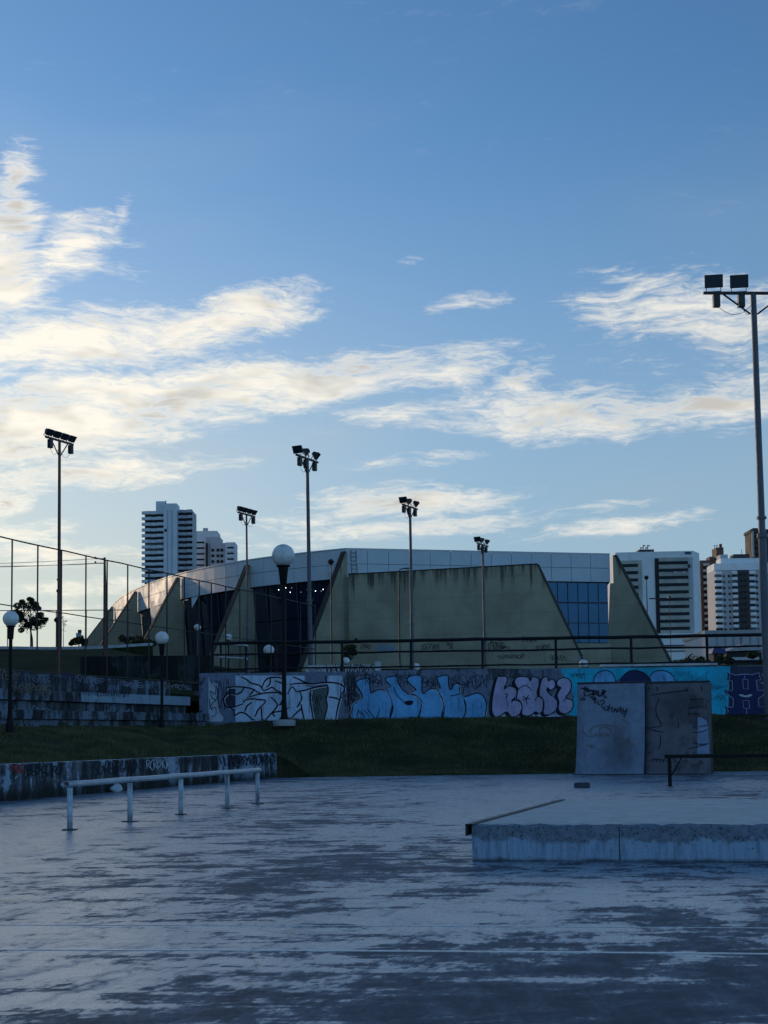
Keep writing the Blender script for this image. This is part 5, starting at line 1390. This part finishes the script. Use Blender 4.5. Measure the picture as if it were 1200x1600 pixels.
# ------------------------------------------------------------------ trees and shrubs
def foliage(clumps, n, leaf, seed):
    rg = random.Random(seed); b = MB()
    for _ in range(n):
        c, r_ = rg.choice(clumps)
        while True:
            v = Vector((rg.uniform(-1, 1), rg.uniform(-1, 1), rg.uniform(-1, 1)))
            if v.length < 1: break
        v = v.normalized() * (v.length ** 0.45)
        p = Vector(c) + Vector((v.x * r_[0], v.y * r_[1], v.z * r_[2]))
        nrm = Vector((rg.gauss(0, 1), rg.gauss(0, 1), rg.gauss(0, 1))).normalized(); u = nrm.orthogonal().normalized(); w = nrm.cross(u)
        L = leaf * rg.uniform(.6, 1.3)
        b.add([p - u * L, p + w * L * .4, p + u * L, p - w * L * .4], [(0, 1, 2, 3)])
    return b
def tree(label, base, trunk, clumps, n, leaf, seed, name='tree', r0=0.09, group=None):
    t = thing(name, label, 'tree' if 'tree' in name or 'sapling' in name else 'shrub', base, group=group)
    b = MB()
    for br in trunk:
        pts = [Vector(p) for p in catmull(br[0], False, 4)]; n_ = len(pts)
        for i in range(n_ - 1): b.tube(pts[i], pts[i + 1], lerp(br[1], br[2], i / n_), lerp(br[1], br[2], (i + 1) / n_), 6, False)
    b.build('trunk', M['bark'], t, auto=True)
    foliage(clumps, n, leaf, seed).build('crown', M['leaf'], t)
    return t
D = 98; S = D / F
B = at(50, 1010, D); Pp = lambda px, py, dy=0: (at(px, py, D).x - B.x, dy, at(px, py, D).z - B.z)
rg = random.Random(2)
cl = []
for (px, py, r_) in ((45, 962, 15), (35, 950, 10), (58, 968, 12), (62, 975, 9), (30, 964, 9), (48, 945, 8), (66, 970, 6), (28, 947, 5), (52, 978, 8), (38, 976, 8), (34, 940, 4), (51, 938, 3.4), (46, 936, 3), (56, 950, 6), (24, 955, 4), (70, 967, 3), (31, 984, 4)):
    cl.append((Pp(px, py, rg.uniform(-.4, .4)), (r_ * S * 1.2, r_ * S * 1.2, r_ * S * 0.95)))
for _ in range(34):
    a_, rr_ = rg.uniform(0, 6.283), rg.uniform(.2, 1) ** .5
    cl.append((Pp(47 + 23 * rr_ * math.cos(a_), 962 + 19 * rr_ * math.sin(a_) * (0.8 if math.sin(a_) > 0 else 1.15), rg.uniform(-.8, .8)), (rg.uniform(2, 5) * S,) * 3))
tree('small round-crowned tree on the grassy crest behind the fence', B, [([(0, 0, -0.6), Pp(50, 1000), Pp(48.5, 990), Pp(47, 975), Pp(45, 960)], 0.09, 0.05), ([Pp(48.5, 985), Pp(52, 972), Pp(58, 962)], 0.05, 0.02), ([Pp(48, 982), Pp(40, 972), Pp(34, 955)], 0.05, 0.02), ([Pp(47, 978), Pp(42, 986), Pp(43, 990)], 0.03, 0.015)], cl, 9000, 0.085, 5)
B = at(99.5, 1010, D); cl = [(Pp(98, 968), (.18, .2, .22)), (Pp(101, 976), (.12, .15, .14)), (Pp(99, 985), (.18, .15, .12)), (Pp(103, 970), (.1, .1, .1))]
tree('thin leafless-looking sapling just right of the red-tinted pole', B, [([(0, 0, -0.5), Pp(99, 995), Pp(99, 980), Pp(98, 962)], 0.03, 0.012), ([Pp(99, 985), Pp(102, 975)], 0.015, 0.008)], cl, 60, 0.07, 9, 'sapling')
D = 100; S = D / F; B = at(124, 1011, D)
cl = [(Pp(px, py, rg.uniform(-.4, .4)), (r_ * S, r_ * S, r_ * S * .8)) for px, py, r_ in ((118, 1003, 7), (126, 1000, 8), (131, 1004, 6), (112, 1005, 4), (122, 996, 5))]
tree('dark low shrub at the foot of the outermost arena fin', B, [([(0, 0, -.4), Pp(123, 1000)], 0.06, 0.03)], cl, 900, 0.12, 12, 'shrub')
sg = thing('sign_box', 'white sign box on a post above the dark shrub at the arena end', 'sign', at(123, 1012, 99)); O_ = sg.location.copy()
MB().tube((0, 0, -.4), at(123.5, 988, 99) - O_, 0.04, n=6).build('post', M['fence'], sg); MB().box(at(123, 992, 99) - O_, (0.36, 0.12, 0.28)).build('panel', M['whitewall'], sg, bevel=0.01); MB().box(at(124.5, 986.5, 99) - O_, (0.24, 0.12, 0.22)).build('cap_box', M['flood'], sg)
D = 101; S = D / F; B = at(545, 1040, D)
cl = [(Pp(px, py, rg.uniform(-.4, .4)), (r_ * S, r_ * S, r_ * S)) for px, py, r_ in ((541, 1015, 7), (550, 1012, 6), (546, 1024, 8), (539, 1028, 6), (554, 1020, 4), (556, 1000, 1.5))]
tree('dark shrub growing against the foot of the blank arena wall', B, [([(0, 0, -.4), Pp(546, 1018)], 0.05, 0.02), ([Pp(548, 1018), Pp(556, 1000)], 0.02, 0.01)], cl, 900, 0.12, 14, 'shrub')
for k, (px, py, D, sp, lab) in enumerate(((205, 1000, 112, 14, 'dark bush between the second and third arena fins from the left'), (232, 1003, 108, 10, 'dark bush at the foot of the middle arena fin'), (1135, 1030, 280, 9, 'dark tree before the blue awning and grey hall'),
        (1085, 1032, 270, 14, 'broad dark tree mass before the office podium'), (1060, 1036, 240, 10, 'low dark bush right of the arena end fin'), (1175, 1024, 300, 6, 'small dark palm-like tree before the pale shed fence'), (1190, 1036, 260, 9, 'dark bush at the right edge below the pale shed fence'), (1112, 1037, 230, 10, 'dark hedge below the blue awning'), (1150, 1040, 220, 12, 'dark hedge at the foot of the shed'))):
    S = D / F; B = at(px, py + sp, D); B.z = at(px, 1046, D).z if px > 1000 else B.z
    cl = [(Pp(px + rg.uniform(-1, 1) * sp, py + rg.uniform(-.35, .8) * sp * .6, rg.uniform(-2, 2)), (sp * S * rg.uniform(.3, .6),) * 3) for _ in range(9)]
    tree(lab, B, [([(0, 0, -.5), (0, 0, sp * S)], 0.1, 0.05)], cl, 700, 0.12 * S / 0.045, 30 + k, 'shrub')

# ------------------------------------------------------------------ things on the court
# concrete grind block
f0 = at_z(738, 1346, 0); f1 = at_z(1200, 1348, 0)
bd = (f1 - f0).normalized(); bk = UW.copy()
ZB = 0.258
gb = thing('grind_block', 'low concrete skate block with worn pale paint and steel edge on the right', 'skate block', f0)
sL = (on_plane(968, 1320, f0, Vector((bd.y, -bd.x, 0))) - f0).dot(bd)
BDEP = (at_z(866, 1250, ZB) - f0).dot(bk) 
def block(s0, s1, seed):
    rg = random.Random(seed); b = MB(); nx = max(8, int((s1 - s0) / 0.06)); bev = 0.018
    prof = [(0, 0.0), (0, 0.06), (0, 0.13), (0, 0.20), (0, ZB - bev), (bev, ZB), (0.3, ZB), (1.0, ZB), (2.0, ZB), (BDEP, ZB), (BDEP, 0)]
    for i in range(nx + 1):
        s = lerp(s0, s1, i / nx)
        for j, (o, z) in enumerate(prof):
            jz = rg.gauss(0, .004) if j in (4, 5) else 0; jo = rg.gauss(0, .004) if j < 6 else 0
            if j in (4,) and rg.random() < 0.05: jo += 0.012; jz -= .01
            q = bd * s + bk * (o + jo); b.v.append((q.x, q.y, z + jz))
    n_ = len(prof)
    for i in range(nx):
        for j in range(n_ - 1):
            b.f.append((i * n_ + j, (i + 1) * n_ + j, (i + 1) * n_ + j + 1, i * n_ + j + 1)); b.mi.append(1 if 5 <= j < 9 else 0)
    b.f.append(tuple(range(n_))); b.mi.append(0); b.f.append(tuple(nx * n_ + j for j in range(n_))[::-1]); b.mi.append(0)
    return b.build('block_slab', [M['block'], M['blocktop']], gb, auto=True)
block(0, sL + 3.6, 1)
MB().box(bd * sL + bk * 0.0015 + UP * (ZB / 2 - 0.004), (0.009, 0.012, ZB - 0.022), math.atan2(bd.y, bd.x)).build('joint', M['joint'], gb)
b = MB()    # steel angle along the left edge
eo = -bd * 0.012
for i in range(14):
    a, c = i / 14 * (BDEP + .02), (i + 1) / 14 * (BDEP + .02); w = 0.006
    for (o0, z0, o1, z1) in ((-0.03, ZB + 0.004, 0.022, ZB + 0.009), (-0.034, ZB - 0.075, -0.024, ZB + 0.008)):
        k0, k1 = bk * (a - .05), bk * (c - .05 + .002)
        b.add([k0 + bd * o0 + UP * z0, k0 + bd * o1 + UP * z0, k1 + bd * o1 + UP * z0, k1 + bd * o0 + UP * z0, k0 + bd * o0 + UP * z1, k0 + bd * o1 + UP * z1, k1 + bd * o1 + UP * z1, k1 + bd * o0 + UP * z1],
              [(0, 3, 2, 1), (4, 5, 6, 7), (0, 1, 5, 4), (1, 2, 6, 5), (2, 3, 7, 6), (3, 0, 4, 7)])
b.build('steel_edge', M['steel_dark'], gb)

# long grind rail at left
p0 = at_z(109, 1297, 0); p4 = at_z(402.5, 1256.5, 0)
gr = thing('grind_rail', 'long chipped white grind rail on five posts at left', 'skate rail', p0)
rd = (p4 - p0).normalized(); RLn = (p4 - p0).length
ztop = on_plane(109, 1222, p0, Vector((rd.y, -rd.x, 0))).z
ztop = 0.452
rr = 0.035
def post_s(px, py): q = at_z(px, py, 0); return (q - p0).dot(rd)
pmsh = MB().lathe([(0.028, 0), (0.028, ztop - rr)], n=12).mesh('post', M['railpaint'], smooth=False)
bpm = MB().box((0, 0, 0.006), (0.13, 0.13, 0.008)).mesh('base_plate', M['steel_dark'])
for i, (px, py) in enumerate(((109, 1297), (197, 1284), (272, 1273), (343.5, 1263), (402.5, 1256.5))):
    o = link('post', pmsh, gr, rd * post_s(px, py), i * 0.9); link('base_plate', bpm, o)
    for pl in o.data.polygons: pl.use_smooth = len(pl.vertices) == 4
b = MB(); n_ = 28
R0 = -rd * 0.09; R1 = rd * (RLn + 0.05)
ring_ = 14
for k, r_ in ((0, rr), (1, rr - 0.006)):
    for i in range(n_ + 1):
        c = R0.lerp(R1, i / n_) + UP * (ztop - 0.004 * math.sin(math.pi * ((i * 4 / n_) % 1)))
        side = Vector((rd.y, -rd.x, 0))
        for j in range(ring_):
            t_ = 2 * math.pi * j / ring_; y_ = math.sin(t_); y_ = max(-0.8, y_)
            b.v.append(tuple(c + side * (r_ * 1.25 * math.cos(t_)) + UP * (r_ * 0.9 * y_)))
m_ = (n_ + 1) * ring_
for i in range(n_):
    for j in range(ring_):
        jj = (j + 1) % ring_
        b.f.append((i * ring_ + j, i * ring_ + jj, (i + 1) * ring_ + jj, (i + 1) * ring_ + j)); b.f.append((m_ + i * ring_ + jj, m_ + i * ring_ + j, m_ + (i + 1) * ring_ + j, m_ + (i + 1) * ring_ + jj))
for j in range(ring_):
    jj = (j + 1) % ring_; b.f.append((j, m_ + j, m_ + jj, jj)); e = n_ * ring_; b.f.append((e + jj, m_ + e + jj, m_ + e + j, e + j))
b.mi = [0] * len(b.f)
b.build('rail_tube', M['railtop'], gr, smooth=True)

# low flat bar at right
q0 = at_z(1047, 1229, 0); fb = thing('flat_bar', 'dark square grind bar with diagonal brace, leaving the frame at right', 'skate rail', q0)
ld = Vector((0.985, -0.17, 0)).normalized(); zt = on_plane(1047, 1179, q0, Vector((0, -1, 0))).z
rz_ = math.atan2(ld.y, ld.x)
MB().box(ld * 2.0 + UP * (zt - 0.03), (4.15, 0.07, 0.06), rz_).build('bar', M['black_paint'], fb, bevel=0.006)
for s in (0.0, 3.9):
    MB().box(ld * s + UP * ((zt - .06) / 2), (0.06, 0.06, zt - .062), rz_).build('leg', M['black_paint'], fb, bevel=0.005)
    sg_ = 1 if s == 0 else -1
    MB().tube(ld * (s + .02 * sg_) + UP * 0.17, ld * (s + 0.19 * sg_) + UP * (zt - .062), 0.012, n=6).build('brace', M['black_paint'], fb)
    MB().box(ld * s + UP * 0.005, (0.12, 0.12, 0.008), rz_).build('foot_plate', M['redpole'], fb)

# two quarter-pipe ramp panels against the bank
def ramp(px0, px1, ybot, ytop, tpx0, tpx1, label, m, D0, lean):
    g0, g1 = at_z(px0, ybot, 0), at_z(px1, ybot - 0.3, 0)
    t = thing('quarter_pipe', label, 'skate ramp', g0, group='quarter-pipe ramps'); O_ = t.location.copy()
    ex = (g1 - g0); W = ex.length; ex.normalize(); ey = Vector((-ex.y, ex.x, 0))
    n_ = 18; Rr = 2.5
    # arc that starts flat and steepens to near vertical
    zt = at(tpx0, ytop, g0.y + lean).z
    amax = math.acos(max(-1, 1 - zt / Rr)); prof = []
    for i in range(n_ + 1):
        a = lerp(0.55, amax, i / n_); prof.append((Rr * math.sin(a) - Rr * math.sin(0.55), Rr * (1 - math.cos(a)) - Rr * (1 - math.cos(0.55))))
    sx = lean / prof[-1][0]; sz = zt / prof[-1][1]; prof = [(x * sx, z * sz) for x, z in prof]
    taper = 0.03
    def pt(u, k, off=0.0):
        x, z = prof[k]; xx = lerp(0, W, u); return ex * xx + ey * x + UP * z
    b = MB(); nu = 6
    vs = [pt(u / nu, k) for k in range(n_ + 1) for u in range(nu + 1)]
    nv = len(vs); vs += [v + ey * 0.05 - UP * 0.0 for v in vs]
    fs = []
    for k in range(n_):
        for u in range(nu):
            i = k * (nu + 1) + u; fs.append((i, i + 1, i + nu + 2, i + nu + 1)); fs.append((nv + i + 1, nv + i, nv + i + nu + 1, nv + i + nu + 2))
    for k in range(n_):
        for u in (0, nu):
            i = k * (nu + 1) + u; j = i + nu + 1; fs.append((i, j, nv + j, nv + i))
    for u in range(nu):
        i = n_ * (nu + 1) + u; fs.append((i, i + 1, nv + i + 1, nv + i))
    b.add(vs, fs); b.build('riding_surface', m, t, smooth=True)
    b = MB()
    for u in (0.03, 0.97):
        c0 = ex * (W * u); x1, z1 = prof[-1]
        poly = [c0 + ey * (x + .055) + UP * z for x, z in prof] + [c0 + ey * (x1 + .5) + UP * z1, c0 + ey * (x1 + .5)]
        b.prism(poly, ex * 0.04)
    b.build('side_frame', M['bark'], t, tri=True)
    MB().tube(ex * 0.0 + ey * (prof[-1][0] + .02) + UP * (prof[-1][1] + .01), ex * W + ey * (prof[-1][0] + .02) + UP * (prof[-1][1] + .01), 0.028, n=8).build('coping', M['steel_dark'], t)
    MB().box(ex * (W / 2) + ey * -0.1 + UP * 0.008, (W * 1.02, 0.3, 0.012), math.atan2(ex.y, ex.x)).build('kick_plate', M['steel_dark'], t)
    MB().box(ex * (W / 2) + ey * (prof[-1][0] + .33) + UP * (prof[-1][1] - .03), (W * .98, 0.5, 0.04), math.atan2(ex.y, ex.x)).build('deck', M['bark'], t)
    def fn(px, py, lift):
        lo, hi = 0.0, float(n_)
        def P_(kf):
            k = min(n_ - 1, int(kf)); f = kf - k; x = lerp(prof[k][0], prof[k + 1][0], f); z = lerp(prof[k][1], prof[k + 1][1], f); return x, z
        for _ in range(22):
            mid = (lo + hi) / 2; x, z = P_(mid)
            w = O_ + ey * x + UP * z + ex * W * 0.5
            if proj(w)[1] > py: lo = mid
            else: hi = mid
        x, z = P_((lo + hi) / 2)
        base = O_ + ey * x; q = on_plane(px, py, base, ey)
        return ex * ((q - base).dot(ex)) + ey * (x - lift) + UP * (z + lift * 0.3)
    return t, fn
t1, fn1 = ramp(898.5, 1005.5, 1210.5, 1069, 905, 1004.5, 'pale quarter-pipe ramp sheet with black tags, left of the pair', M['ply_light'], 31, 0.5)
t2, fn2 = ramp(1006.3, 1110, 1210, 1068, 1005, 1105, 'dark weathered quarter-pipe ramp sheet, right of the pair', M['ply_dark'], 31, 0.52)
kz = conv(890, 1040, 5.217)
ca = Canvas(fn1, t1, kz); ca.layer = 0.016
ca.strokes('spray_tag', [[(90, 180), (145, 188)], [(115, 215), (130, 250)], [(130, 210), (180, 200), (190, 225), (140, 245)], [(120, 200), (150, 190), (165, 215)], [(200, 195), (190, 245)], [(205, 200), (230, 240)], [(230, 200), (195, 245)], [(240, 205), (235, 245), (265, 240), (270, 195)],
        [(255, 230), (300, 210)], [(285, 195), (280, 240)], [(280, 245), (300, 265)], [(165, 255), (210, 262), (205, 310)], [(180, 275), (215, 270)], [(90, 265), (105, 285)], [(110, 255), (125, 280)], [(130, 165), (120, 205)], [(150, 175), (140, 200)]], P_INK, 2.4)
ca.strokes('spray_tag', [[(235, 280), (230, 310), (250, 320)], [(245, 300), (270, 280), (285, 300), (260, 325), (285, 355)], [(290, 330), (285, 360), (305, 365), (315, 335), (300, 330)], [(330, 310), (315, 375)], [(325, 350), (345, 345)], [(350, 330), (340, 385)], [(365, 350), (360, 385), (375, 350), (385, 385), (395, 345)], [(400, 380), (415, 340), (430, 395)], [(405, 370), (428, 372)], [(440, 350), (445, 385), (475, 350)], [(470, 355), (445, 425)], [(425, 385), (440, 400)]], P_INK, 1.5)
ca.strokes('spray_tag', [[(120, 475), (105, 510), (130, 560), (190, 580), (170, 540), (200, 500), (270, 485), (350, 490), (400, 510), (415, 560), (400, 600)], [(250, 560), (245, 520), (290, 500), (330, 520), (345, 570)], [(430, 520), (470, 500), (465, 460), (420, 440)], [(210, 580), (215, 550), (240, 580), (262, 550), (285, 580), (310, 550), (320, 580)], [(140, 650), (195, 655), (165, 670)], [(430, 580), (425, 650)], [(450, 640), (480, 600), (495, 655), (450, 660)]], P_OCHRE, 1.2)
cb = Canvas(fn2, t2, kz); cb.layer = 0.016
cb.strokes('spray_tag', [[(665, 240), (760, 225), (860, 215), (960, 205)], [(735, 260), (705, 330), (710, 400), (745, 470), (740, 495), (700, 500), (620, 505)], [(620, 505), (700, 530), (770, 545)], [(945, 190), (940, 215)], [(965, 180), (960, 215)], [(1075, 175), (1080, 215)], [(740, 560), (740, 640), (720, 680)], [(985, 280), (1090, 275)], [(965, 350), (1060, 340)], [(890, 460), (885, 510)], [(640, 175), (655, 190)], [(710, 170), (720, 210)], [(970, 395), (1060, 400)]], P_INK, 1.4)
cb.strokes('spray_tag', [[(660, 775), (700, 760), (690, 775)], [(715, 755), (705, 785)], [(715, 768), (740, 765), (735, 790)], [(755, 760), (765, 785), (775, 755)], [(785, 780), (800, 765)]], P_INK, 1.3)
cb.fill('bare_patch', [(1045, 425), (1060, 425), (1118, 450), (1130, 520), (1138, 640), (1140, 720), (1040, 722), (1042, 600), (1043, 500)], P_PATCH, True, 0.012)
cb.strokes('spray_tag', [[(1050, 505), (1125, 490)], [(1000, 550), (1070, 545), (1132, 525)], [(970, 680), (1040, 665), (1135, 640)], [(1005, 630), (1060, 645), (1135, 640)]], P_INK, 1.3, lift=0.02)

# odds and ends
bk_ = at_z(909.5, 1231, 0); o = MB().box((0, 0, 0.042), (0.245, 0.11, 0.08), 0.03).box((0, 0, 0.084), (0.2, 0.07, 0.008), 0.03).build('brick', M['brick'], bevel=0.006); o.location = bk_
tag(o, 'single dark brick lying on the court before the ramp panels', 'brick')
pb = at_z(182, 1238, 0)
b = MB(); rg = random.Random(5); nn, mm = 9, 14
for i in range(nn + 1):
    for j in range(mm):
        th = math.pi * i / nn; ph = 2 * math.pi * j / mm
        r_ = 1 + 0.16 * math.sin(3 * ph + i) + rg.uniform(-.10, .10)
        b.v.append((0.105 * r_ * math.sin(th) * math.cos(ph), 0.08 * r_ * math.sin(th) * math.sin(ph), max(0.0, 0.06 + 0.07 * r_ * math.cos(th) + 0.02 * math.sin(ph))))
b.f = [(i * mm + j, i * mm + (j + 1) % mm, (i + 1) * mm + (j + 1) % mm, (i + 1) * mm + j) for i in range(nn) for j in range(mm)]; b.mi = [0] * len(b.f)
o = b.build('plastic_bag', M['bag'], smooth=True); o.location = pb
tag(o, 'crumpled white plastic bag on the court against the low wall', 'bag')
